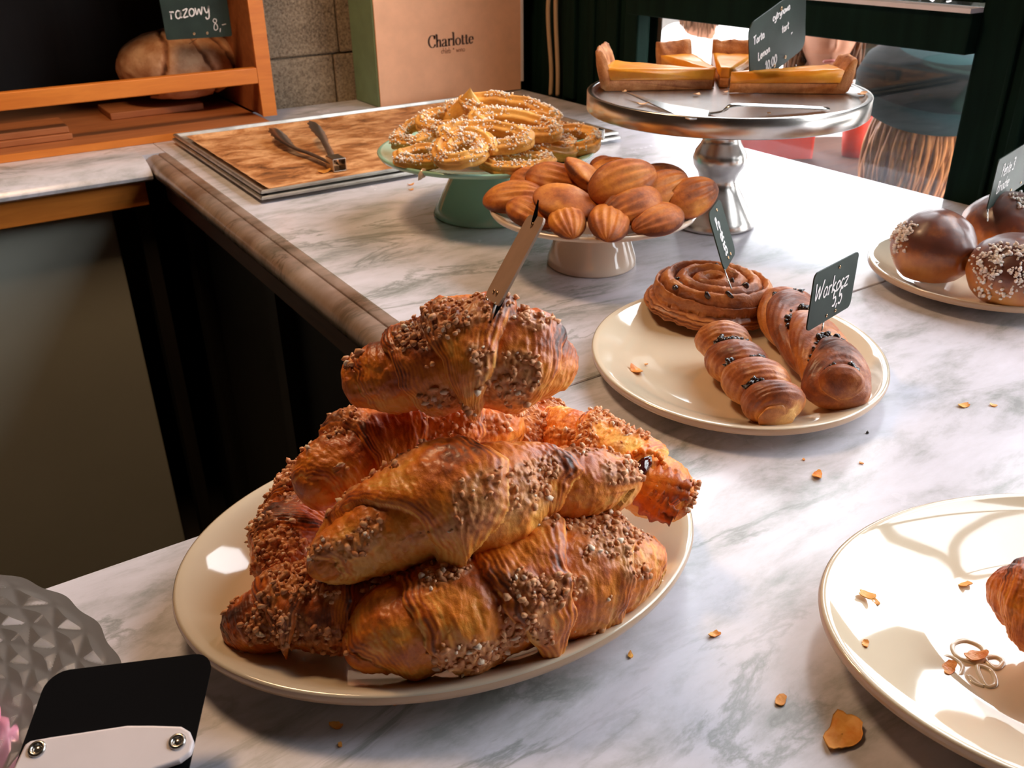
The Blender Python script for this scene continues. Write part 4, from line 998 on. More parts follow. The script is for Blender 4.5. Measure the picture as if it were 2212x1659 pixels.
CH = [
 ((905, 338, .100), .026, .020, 10, (8, 0), .0085, 'churro ring low at the left rim of the mint stand', 0, .0),
 ((1120, 352, .098), .040, .022, -6, (4, 0), .0080, 'churro ring at the front rim, mostly under the others', 0, 0),
 ((1060, 322, .100), .045, .030, 20, (0, 0), .0085, 'churro ring at the bottom of the pile, hidden in the middle', 0, 0),
 ((1180, 312, .103), .036, .030, 14, (10, 12), .0090, 'churro ring on the right side of the pile with an open middle', 0, 0),
 ((1236, 302, .104), .030, .024, 0, (20, 0), .0090, 'churro ring at the far right rim beside the tongs', 0, 0),
 ((898, 292, .112), .024, .026, -10, (16, -8), .0085, 'churro ring leaning at the upper left of the pile', 0, 0),
 ((998, 326, .114), .037, .036, -10, (18, -4), .0095, 'churro spiral lying frontmost and thickly sugared', 1, 0),
 ((1050, 296, .124), .052, .018, -6, (22, 4), .0095, 'long narrow churro ring across the middle of the pile', 0, 0),
 ((965, 262, .128), .032, .022, -14, (14, 0), .0090, 'churro ring at the upper left, powdered white', 0, 0),
 ((1112, 272, .130), .052, .016, -16, (24, 8), .0095, 'long golden churro ring sloping down to the right, under the top one', 0, 0),
 ((1098, 238, .142), .060, .015, -12, (20, 8), .0100, 'long golden churro ring on the very top of the pile', 0, 0),
 ((1010, 240, .136), .022, .016, 30, (20, 0), .0090, 'small churro ring just under the pointed turnover', 0, 0),
]
for k, (c, a, b_, an, tl, rt, lb, sp, rs_) in enumerate(CH):
    churro(at(*c), a, b_, an, tl, rt, lb, 60+k, spiral=bool(sp), sugar=520)
# pointed turnover behind them
def turnover():
    root_c = at(985, 252, .135); n = 40; V = []; t = []
    A = at(935, 256, .128); B = at(1012, 196, .168); C_ = at(1062, 238, .142); Dn = at(1000, 270, .118)
    mb = MB(); pts = [A, B, C_]; cen = (A+B+C_+Dn)/4
    back = unit([math.sin(YAW), math.cos(YAW), 0])
    nu, nv = 40, 60
    uu, ww = np.meshgrid(np.linspace(.001, PI-.001, nu), np.linspace(0, 2*PI, nv, endpoint=False), indexing='ij')
    D = np.stack([np.sin(uu)*np.cos(ww), np.sin(uu)*np.sin(ww), np.cos(uu)], -1)
    ac = unit(A-C_); bc = unit(B-(A+C_)/2)
    xx = D@np.array([1, 0, 0]); 
    # superellipsoid squeezed to a point at B
    h = (D[..., 2]+1)/2; wdt = (1-h**1.4)*.9+.06
    P = cen+(np.linalg.norm(A-C_)*.5)*D[..., 0:1]*wdt[..., None]*(-ac)+(D[..., 2:3])*.034*bc+(np.linalg.norm(B-cen)*.1)*bc+.022*D[..., 1:2]*wdt[..., None]*back
    tone = .30+.3*(fbm(P*40, 2)-.5)*2-.15*(D[..., 0])  # left side toned darker, right side paler: its shade painted in
    mb.add(P.reshape(-1, 3), gridfaces(nu, nv), tone=tone.reshape(-1), lam=0*tone.reshape(-1))
    tag(mb.build('turnover', M['churro'], loc=(cen[0], cen[1], .12)), 'smooth pointed turnover peeking out behind the churro rings', 'pastry')
turnover()
root = empty('serving_tongs', at(1262, 300, .098), 'steel tongs on the mint stand, only the handle end showing at its right rim', 'tongs')
P0 = at(1286, 291, .106); P1 = at(1200, 316, .100)
for s_ in (.006, -.006):
    q = MB(); ribbon(q, [P0+[0, s_, 0], .5*(P0+P1)+[0, s_*1.6, 0], P1+[0, s_*2, 0]], .0055, (0, 0, 1), .001); q.build('arm', M['steel'], root)
q = MB(); d = unit(P1-P0); q.obox(P0, d*.010, unit(np.cross(d, [0, 0, 1]))*.008, np.array([0, 0, .0065])); bevel(q.build('hinge', M['steel'], root, smooth=False), .001)

# ================================================================== LEMON TART ON THE SILVER STAND
TC = np.array([.874, .848]); TZ = .1702; TR = .150
vx = unit([_rr[0], _rr[1]]); vy = unit([_f[0], _f[1]])               # picture right, away
def tart_piece(a0, a1, label, r0=.004, seed=1, sh=(0, 0), top=.027, wallh=.045):
    rnd = random.Random(seed); root = None
    n = max(8, int(abs(a1-a0)/2)); angs = np.radians(np.linspace(a0, a1, n)); cc = TC+vx*sh[0]+vy*sh[1]
    def P(r, a, z): d = vx*math.cos(a)+vy*math.sin(a); return np.array([cc[0]+d[0]*r, cc[1]+d[1]*r, TZ+z])
    mid = P(TR*.6, (angs[0]+angs[-1])/2, 0); root = empty('lemon_tart_piece', mid, label, 'tart', 'pieces of the lemon tart')
    m1 = MB(); pr = []
    base = [(r0, .0006), (TR*.95, .0006), (TR*.985, .004), (TR*1.02, wallh*.6), (TR*1.03, wallh*.95), (TR*1.015, wallh), (TR*.985, wallh*.96), (TR*.955, wallh*.80), (TR*.925, top-.002), (TR*.90, .0135), (r0, .0118)]
    fine = []
    for (p, q) in zip(base, base[1:]+base[:1]):
        k = 1 if abs(p[0]-q[0]) < .02 else 10
        k = max(k, 3)
        for i in range(k): fine.append((p[0]+(q[0]-p[0])*i/k, p[1]+(q[1]-p[1])*i/k))
    V = []; t = []
    for a in angs:
        for (r, z) in fine:
            p = P(r, a, z); nn = fbm((p*150)[None], 3)[0]-.5; n2 = fbm((p*45)[None], 6)[0]-.5
            up_ = z > wallh*.55
            p = p+np.array([vx[0]*math.cos(a)+vy[0]*math.sin(a), vx[1]*math.cos(a)+vy[1]*math.sin(a), 0])*(.004*nn)+np.array([0, 0, (.006*nn+.010*n2) if up_ else .0])
            V.append(p); t.append(.50+.9*nn)
    k = len(fine); F = [(i*k+j, i*k+(j+1) % k, (i+1)*k+(j+1) % k, (i+1)*k+j) for i in range(n-1) for j in range(k)]+[tuple(range(k))[::-1], tuple(range((n-1)*k, n*k))]
    m1.add(V, F, tone=t, lam=[0]*len(t)); m1.build('crust', M['tartcrust'], root)
    m2 = MB(); fl = [(r0, .0121), (TR*.91, .0138), (TR*.935, top), (TR*.90, top+.001), (TR*.5, top-.001), (r0, top-.002)]
    fine = []
    for (p, q) in zip(fl, fl[1:]+fl[:1]):
        for i in range(6): fine.append((p[0]+(q[0]-p[0])*i/6, p[1]+(q[1]-p[1])*i/6))
    da = math.radians(.15)*(1 if a1 > a0 else -1); ag = np.linspace(angs[0]-da, angs[-1]+da, n); V = []
    for a in ag:
        for (r, z) in fine:
            p = P(r, a, z); V.append(p+np.array([0, 0, .003*(fbm((p*80)[None], 9)[0]-.5) if z > .02 else 0]))
    k = len(fine); F = [(i*k+j, i*k+(j+1) % k, (i+1)*k+(j+1) % k, (i+1)*k+j) for i in range(n-1) for j in range(k)]+[tuple(range(k))[::-1], tuple(range((n-1)*k, n*k))]
    m2.add(V, F); m2.build('custard_filling', M['custard'], root)
    return root
# angles: 0 = to the picture's right, 90 = away from the viewer
tart_piece(183, 153, 'lemon tart piece at the left of the silver stand, its cut side towards the viewer', seed=2, sh=(-.004, .018), wallh=.050)
tart_piece(115, 96, 'lemon tart piece at the back, a high crust edge standing between the side pieces', seed=3, sh=(0, .0), r0=.03)
tart_piece(84, 62, 'lemon tart piece at the back, directly behind the chalk price tag', seed=4, sh=(0, 0), r0=.03)
tart_piece(-7, 12, 'lemon tart piece at the right of the silver stand, its top shining white', seed=5, sh=(.004, -.010), wallh=.042, top=.028)

# cake server
root = empty('cake_server', at(1540, 240, TZ), 'thin metal cake server with a bent neck lying on the silver stand', 'cake server')
zb = TZ+.0012
q = MB(); pa = [at(1350, 200, zb+.004), at(1440, 226, zb+.002), at(1532, 241, zb), at(1528, 256, zb), at(1490, 259, zb), at(1458, 249, zb)]
n = len(pa); q.add([p for p in pa]+[p+np.array([0, 0, .0014]) for p in pa], [tuple(range(n))[::-1], tuple(range(n, 2*n))]+[(i, (i+1) % n, n+(i+1) % n, n+i) for i in range(n)])
q.build('blade', M['steel'], root, smooth=False)
q = MB(); ribbon(q, [at(1530, 243, zb+.001), at(1560, 238, zb+.006), at(1585, 223, zb+.014), at(1680, 225, zb+.010), at(1788, 230, zb+.004)], .0062, (0, 0, 1), .0016, lambda u: .45+.55*sstep(.2, .5, u)); q.build('handle', M['steel'], root)

# ================================================================== PRICE TAGS
BL = at(1742, 718, .066); d0 = at(1836, 662, .066); TL = at(1766, 590, .066)
def ztop(P, py):            # height on the vertical through P that is seen at row py
    lo, hi = 0, 1.0
    for _ in range(50):
        m_ = (lo+hi)/2; q = np.array([P[0], P[1], m_])-CAM; y = CY+FPX*(q@_dd)/(q@_f)
        if y > py: lo = m_
        else: hi = m_
    return lo
h_ = ztop(BL, 592)
sign(BL, d0, np.array([BL[0], BL[1], h_]), [('Warkocz', .06, .50, .30, .016, -.02), ('5,5', .50, .22, .27, .018, -.05)],
     'green chalk tag reading Warkocz 5,5 stuck in the right filled twist', [(at(1775, 715, .060), at(1768, 700, .066)+(d0-BL)*.12)], corner=.10)
BL = at(1566, 588, .066); BR = at(1590, 545, .066); TL = at(1530, 462, .110)
sign(BL, BR, TL, [('Po', .25, .62, .20, .02, 0), ('ak', .30, .42, .20, .02, 0), ('55', .3, .18, .18, .02, 0)], 'narrow grey gleaming chalk tag stuck in the spiral roll, seen almost edge on', [(at(1580, 624, .058), at(1563, 578, .068))], corner=.16)
d_ = float((np.array([*(TC+vx*.02+vy*.035), .2])-CAM)@_f)
BL = atD(1621, 196, d_-.02); BR = atD(1739, 102, d_+.05); TL = atD(1617, 55, d_-.085)
sign(BL, BR, TL, [('Tarta', .07, .66, .12, .011, 0), ('cytrynowa', .40, .80, .11, .010, .0), ('Lemon', .14, .38, .12, .011, 0), ('tart', .56, .52, .12, .011, 0), ('10,00', .26, .12, .15, .012, 0), ('-', .72, .36, .12, .011, .1)],
     'large tilted chalk tag naming a lemon tart at 10,00 above the silver stand', [(BL+(BR-BL)*.3-(TL-BL)*.12, BL+(BR-BL)*.3+(TL-BL)*.05)], corner=.16)
BL = at(2132, 455, .078); BR = at(2240, 377, .078); h_ = ztop(BL, 346)
sign(BL, BR, np.array([BL[0], BL[1], h_]), [('Petite 3', .12, .58, .25, .013, 0), ('Brioche', .10, .26, .25, .013, 0)],
     'chalk tag reading Petite Brioche, cut off by the right edge of the picture', [(at(2133, 478, .070), at(2134, 450, .079))], corner=.08)
# the tag on the heap, seen from behind and almost edge on
d_ = float((at(1056, 700, .185)-CAM)@_f)
BL = atD(1046, 640, d_+.010); BR = atD(1076, 662, d_-.026); TL = atD(1141, 463, d_+.016); 
sg = sign(BL, BR, TL, [], 'price tag in the topmost croissant seen nearly edge on, brown back towards the viewer', [(atD(1048, 688, d_+.008), atD(1052, 640, d_+.006)), (atD(1057, 708, d_), atD(1070, 655, d_-.018))], corner=.14, boardmat='kraft', chalk=False)
q = MB(); P_ = [atD(x, y, d_-.004) for x, y in ((1059,700), (1068,668), (1140,520), (1150,470), (1162,430), (1164,434), (1158,505), (1084,660))]
n = len(P_); q.add(P_+[p+_f*.001 for p in P_], [tuple(range(n)), tuple(range(n, 2*n))[::-1]]+[(i, (i+1) % n, n+(i+1) % n, n+i) for i in range(n)]); tag(q.build('clip', M['black'], sg, smooth=False), 'dark metal clip at the edge of the tag')

# ================================================================== RIGHT PLATTER: CROISSANT AND RELIEF
croissant([(2150,1262,.040,30), (2205,1285,.044,85), (2290,1315,.046,118), (2400,1350,.046,110), (2500,1390,.040,60)],
    'plain flaky croissant on the big right platter, cut off by the picture edge', 55, tip=120, bake=.48, crumbs=0, mask=.9, turns=2.0, group='croissant on the right platter', crust_amt=0)
pl = [o for o in col.objects if o.name == 'oval_platter.002'][0]
for k, loop in enumerate(([(2058,1395),(2085,1385),(2120,1400),(2125,1425),(2100,1432),(2065,1418)], [(2022,1430),(2050,1420),(2078,1440),(2070,1462),(2038,1460)],
                          [(2112,1440),(2140,1450),(2150,1478),(2132,1485),(2118,1465)], [(2128,1425),(2150,1420),(2166,1432),(2150,1446)], [(2050,1478),(2072,1470),(2090,1484),(2068,1484)], [(2092,1462),(2112,1478),(2122,1484),(2100,1476)])):
    q = MB(); q.tube(catmull([at(x, y, .0078) for x, y in loop], 48, True), .0015, 8, closed=True); q.build('embossed_scroll', M['cream'], pl)

# ================================================================== FLAKES AND CRUMBS
def flake(px, py, z, size, label, seed, mat='croissant', grp='pastry flakes lying about', curl=.28, yaw=None):
    rnd = random.Random(seed); c = at(px, py, z); n = 16; m_ = 26; yaw = rnd.uniform(0, 6.3) if yaw is None else yaw
    rr = np.linspace(.02, 1, n)[:, None]; th = np.linspace(0, 2*PI, m_, endpoint=False)[None]
    out = 1+.55*(fbm(np.stack([np.cos(th)*1.3+0*rr, np.sin(th)*1.3+0*rr, 0*rr*th+seed], -1), seed)-.5)*2+.18*(fbm(np.stack([np.cos(th)*4+0*rr, np.sin(th)*4+0*rr, 0*rr*th+seed], -1), seed)-.5)
    x = size*rr*np.cos(th)*out; y = size*.62*rr*np.sin(th)*out
    zz = curl*(x*x)/size+.25*size*(fbm(np.stack([x/size*1.5, y/size*1.5, 0*x+seed], -1), seed+2)-.3)
    zz = zz-zz.min()+.0003
    ca, sa = math.cos(yaw), math.sin(yaw)
    P = np.stack([x*ca-y*sa, x*sa+y*ca, zz], -1)+c; Q = P+np.array([0, 0, .0005+.03*size])
    F = gridfaces(n, m_); k = n*m_
    mb = MB(); t = (.05+.5*(fbm(P*200, seed)-.3)).reshape(-1)
    mb.add(np.concatenate([P.reshape(-1, 3), Q.reshape(-1, 3)]), [f[::-1] for f in F]+[tuple(i+k for i in f) for f in F]+[((n-1)*m_+j, (n-1)*m_+(j+1) % m_, k+(n-1)*m_+(j+1) % m_, k+(n-1)*m_+j) for j in range(m_)]+[tuple(range(m_))[::-1], tuple(range(k, k+m_))][:2],
           tone=np.r_[t, t], lam=np.zeros(2*k))
    return tag(mb.build('pastry_flake', M[mat], loc=c), label, 'crumb', grp)
FL = [(1818,1590,0,.0115,'big curled pastry flake on the marble below the right platter'),
 (1764,1028,0,.0052,'reddish curled flake on the marble between the platters at the right'),
 (1362,1418,0,.0026,'small orange flake on the marble just right of the heap platter'),
 (1543,1372,0,.0034,'split reddish flake on the marble midway between heap platter and right platter'),
 (860,1517,0,.0040,'tan flake on the marble right below the heap platter'),
 (727,1569,0,.0034,'thin brown flake on the marble near the bottom left'),
 (735,1611,0,.0016,'tiny brown crumb near the bottom edge of the picture'),
 (1685,1514,0,.0042,'pale flat flake on the marble left of the big curled one'),
 (1736,994,0,.0016,'tiny crumb just above the reddish curled flake'),
 (1861,1002,0,.0018,'tiny crumb right of the reddish curled flake'),
 (2080,878,0,.0052,'pale flake far right on the marble below the buns'),
 (2146,877,0,.0030,'faint tan crumb at the right edge below the bun plate'),
 (888,400,0,.0050,'small orange crumb on the marble in front of the mint stand'),
 (888,411,0,.0042,'small crumb just below another one in front of the mint stand'),
 (1375,802,.0078,.0078,'orange leafy flake lying on the left part of the twist platter'),
 (1395,788,.0078,.0018,'tiny crumb beside the orange flake on the twist platter'),
 (1872,1288,.0235,.0042,'pale flake on the left rim of the right platter'),
 (1893,1303,.020,.0026,'small crumb beside the pale flake on the right platter rim'),
 (2072,1258,.0080,.0062,'curled pale flake on the right platter near its croissant'),
 (2105,1418,.0092,.0062,'larger orange crumb on the embossed scrolls of the right platter'),
 (2048,1448,.0092,.0052,'orange crumb on the left end of the embossed scrolls'),
 (1868,1393,.023,.0028,'tiny crumb on the lower left rim of the right platter'),
 (1955,1465,.017,.0030,'brown crumb on the inner slope of the right platter'),
 (2110,1523,.0080,.0016,'tiny red brown crumb near the bottom of the right platter'),
 (700,372,.0098,.0110,'long pale flake beside the tongs on the baking paper'),
 (1388,226,.1715,.0060,'crumb at the left front rim of the silver stand'),
 (1348,199,.1715,.0040,'crumb at the tip of the cake server'),
 (1505,205,.1715,.0060,'dark tart crumb on the silver stand in front of the left tart piece'),
 (1567,200,.1715,.0036,'round tart crumb on the silver stand near its centre'),
 (1660,246,.1715,.0030,'small tart crumb near the front rim of the silver stand'),
 (1862,205,.1715,.0070,'tart crumbs at the foot of the right tart piece'),
]
for k, (x, y, z, sz, lb) in enumerate(FL):
    if lb: flake(x, y, z, sz, lb, 100+k, mat='tartcrust' if z > .1 else ('madeleine' if 'pale' in lb or 'big' in lb else 'croissant'), yaw=.35 if 'big' in lb else None, curl=.12 if 'big' in lb else .28)
for k, (x, y) in enumerate([(1874,934), (1972,1350)]):
    q = MB(); q.blob(at(x, y, .001 if k == 0 else .0085), .0014, 1, .3, random.Random(k))
    tag(q.build('black_speck', M['raisin'], loc=at(x, y, 0)), ['black speck of filling on the marble right of the twist platter', 'black speck of filling on the inner rim of the right platter'][k], 'crumb')

# ================================================================== LOWER LEFT: PRESSED GLASS PLATE, PINK SWEET, BLACK CARD
def glass_plate():
    c = np.array([-.161, .4257]); Rg = .1805; nr, na = 200, 540
    r = np.linspace(0, 1, nr)[:, None]; a = np.linspace(0, 2*PI, na, endpoint=False)[None]
    base = .0045+.013*np.clip((r-.45)/.55, 0, 1)**1.25+0*a
    k = 30; lg = np.log(np.clip(r, .08, 1))*k*1.15
    q1 = np.abs(((k*a/(2*PI)*1.0+lg/ (2*PI)*1.0*1.9) % 1.0)-.5)*2; q2 = np.abs(((k*a/(2*PI)-lg/(2*PI)*1.9) % 1.0)-.5)*2
    dia = np.minimum(q1, q2)
    top = base+.0014*dia*(.35+.65*sstep(.6, .85, r))*sstep(.10, .3, r)*(1-sstep(.955, .98, r))
    rr = Rg*r*(1-.006*(1-np.cos(a*k)))
    x = c[0]+rr*np.cos(a); y = c[1]+rr*np.sin(a)
    T = np.stack([x, y, top+.002], -1); B = np.stack([x, y, np.maximum(base-.0028, .0006)+0*a], -1)
    mb = MB(); F = gridfaces(nr, na); n = nr*na
    mb.add(np.concatenate([T.reshape(-1, 3), B.reshape(-1, 3)]), F+[tuple(i+n for i in f[::-1]) for f in F]+[((nr-1)*na+j, (nr-1)*na+(j+1) % na, n+(nr-1)*na+(j+1) % na, n+(nr-1)*na+j)[::-1] for j in range(na)])
    o = mb.build('glass_plate', M['pressed'], loc=(c[0], c[1], 0), smooth=True, sharp=12)
    tag(o, 'pressed glass plate with diamond relief at the lower left', 'plate')
glass_plate()
c = at(-70, 1545, .022); q = MB(); q.lathe([(0, 0), (.011, .0), (.0135, .003), (.0142, .007), (.013, .011), (.008, .0145), (0, .0155)], (c[0], c[1], .012), 40)
tag(q.build('iced_sweet', M['pink'], loc=(c[0], c[1], .012)), 'bright pink iced sweet on the glass plate at the left edge', 'sweet')

BL = at(-20, 1800, .024); BR = at(390, 1740, .024); TL = at(105, 1452, .045)
U = unit(BR-BL); wd = np.linalg.norm(BR-BL); V_ = unit(TL-BL-U*((TL-BL)@U)); ht = float((TL-BL)@V_); Nn = unit(np.cross(U, V_))
sk = float((TL-BL)@U)/ht
root = empty('card_holder', BL, 'black card in a riveted white plastic holder at the bottom left', 'price card holder')
poly = [(x+y*sk, y) for x, y in round_rect(wd, ht, .010, 6)]
q = MB(); q.slab(BL, U, V_, Nn, poly, .0014); q.build('card', M['black'], root, smooth=False)
def onplane(px, py, off=0):
    r_ = ray(px, py); P0 = BL+Nn*off; t = ((P0-CAM)@Nn)/(r_@Nn); p = CAM+r_*t; return ((p-BL)@U, (p-BL)@V_)
pg = [onplane(x, y, .004) for x, y in [(54,1608),(66,1600),(110,1592),(170,1583),(275,1567),(330,1567),(392,1569),(410,1580),(419,1602),(412,1626),(388,1644),(340,1660),(250,1690),(30,1720),(20,1680),(35,1648)][::-1]]
q = MB(); q.slab(BL+Nn*.0045, U, V_, Nn, pg, .0042); bevel(q.build('clamp_arm', M['whiteplastic'], root, smooth=False), .0012, 3)
for (x, y) in ((80, 1618), (383, 1602)):
    u_, v_ = onplane(x, y, .0045); cc = BL+U*u_+V_*v_+Nn*.0046; a = np.linspace(0, 2*PI, 25)[:-1]
    q = MB(); q.tube([cc+.0030*(math.cos(t)*U+math.sin(t)*V_) for t in a], .0011, 8, closed=True); q.slab(cc-U*0, U, V_, Nn, [(.0028*math.cos(t), .0028*math.sin(t)) for t in a], .0004)
    rv = q.build('rivet', M['steel'], root)
q = MB(); mid = BL+U*wd*.5; q.tube([mid-Nn*.002, mid-Nn*.002+np.array([0, 0, -.010])], .004, 10); q.build('foot', M['whiteplastic'], root)

# ================================================================== OUTSIDE ON THE PAVEMENT
def skin_body(name, nodes, edges, mat, parent=None, loc=None, extra=None, sub=2):
    me = bpy.data.meshes.new('tmp'); me.from_pydata([tuple(map(float, n[0])) for n in nodes], edges, []); o = bpy.data.objects.new('tmp', me); col.objects.link(o)
    sm = o.modifiers.new('s', 'SKIN'); ss = o.modifiers.new('u', 'SUBSURF'); ss.levels = sub
    for i, n in enumerate(nodes): me.skin_vertices[0].data[i].radius = (n[1], n[1]) if np.isscalar(n[1]) else n[1]
    me.skin_vertices[0].data[0].use_root = True
    dg = bpy.context.evaluated_depsgraph_get(); dg.update(); ev = o.evaluated_get(dg); m2 = ev.to_mesh()
    V = np.array([v.co[:] for v in m2.vertices]); F = [tuple(p.vertices) for p in m2.polygons]; ev.to_mesh_clear(); bpy.data.objects.remove(o)
    mb = MB(); mb.add(V, F)
    if extra: mb.add(*extra)
    return mb.build(name, mat, parent, loc=loc)

def head_mesh(c, fwd, up=(0, 0, 1), s=1.0):
    """skull, jaw, nose, brow, eye hollows, lips, ears as one surface; returns verts, faces and the frame"""
    fwd = unit(fwd); up = unit(np.asarray(up)-fwd*(np.asarray(up)@fwd)); lt = np.cross(up, fwd)
    V, F = ico(5); x, y, z = V[:, 0], V[:, 1], V[:, 2]               # x right, y front, z up
    w_ = np.where(z < 0, .075*(1-.30*(-z)**1.5), .075); d = np.where(z < 0, .092*(1-.16*(-z)), .095); h = np.where(z < 0, .120, .112)
    X = x*w_; Y = y*d; Z_ = z*h
    Y = Y+np.where(y > 0, .010*np.exp(-((z+.86)/.18)**2-(x/.35)**2), 0)
    g = lambda cx, cz, sx, sz: np.exp(-((x-cx)/sx)**2-((z-cz)/sz)**2)*(y > 0)
    Y = Y+.024*g(0, -.18, .11, .13)+.013*g(0, .03, .09, .17)-.008*(g(.33, .10, .17, .10)+g(-.33, .10, .17, .10))+.005*(g(.33, .24, .24, .06)+g(-.33, .24, .24, .06))
    Y = Y+.008*g(0, -.47, .20, .045)+.008*g(0, -.56, .17, .045)-.004*g(0, -.515, .22, .018)+.004*(g(.45, -.2, .2, .2)+g(-.45, -.2, .2, .2))
    for sx in (-1, 1):
        e = np.exp(-((y+.05)/.13)**2-((z+.02)/.22)**2)*(x*sx > .8); X = X+sx*.013*e
    P = np.asarray(c)+s*(X[:, None]*lt+Y[:, None]*fwd+Z_[:, None]*up)
    return P, F, (fwd, up, lt)

def hair_cap(mb, c, fr, s, length, seed, n=170, front=.2, rt=.0035, spread=1.0, droop=(0, 0, -1)):
    """overlapping locks rooted on the skull and falling down"""
    fwd, up, lt = fr; rnd = random.Random(seed); droop = np.asarray(droop, float)
    V, F = ico(3); keep = V.copy(); P = np.asarray(c)+s*(V[:, :1]*.083*lt+V[:, 1:2]*.100*fwd+(V[:, 2:]*.116+.006)*up)
    sel = (V[:, 2] > .1) & (V[:, 1] < .55) | (V[:, 1] < -.05)
    idx = {i: k for k, i in enumerate(np.where(sel)[0])}; mb.add(P[sel], [tuple(idx[i] for i in f) for f in F if all(i in idx for i in f)])
    for k in range(n):
        a = rnd.uniform(0, 2*PI); el = rnd.uniform(-.15, 1.0); q = np.array([math.cos(a)*math.cos(el), math.sin(a)*math.cos(el), math.sin(el)])
        if q[1] > front: q[1] = -q[1]
        p = np.asarray(c)+s*(q[0]*.084*lt+q[1]*.102*fwd+(q[2]*.118+.006)*up); L = length*rnd.uniform(.75, 1.05); out = unit(q[0]*lt+q[1]*fwd)
        pts = [p+0*out]; wv = rnd.uniform(-.012, .012)
        for t in np.linspace(.12, 1, 8):
            sag = unit(up*(1-t*2.2)+out*1.0) if t < .3 else out*.0
            pts.append(p+out*(.018*math.sin(min(t*3, 1.57))*spread)+droop*L*t+lt*wv*math.sin(t*5)+fwd*wv*.6*t)
        mb.tube(catmull(pts, 20), np.linspace(rt*1.3, rt*.35, 20)*s, 6)

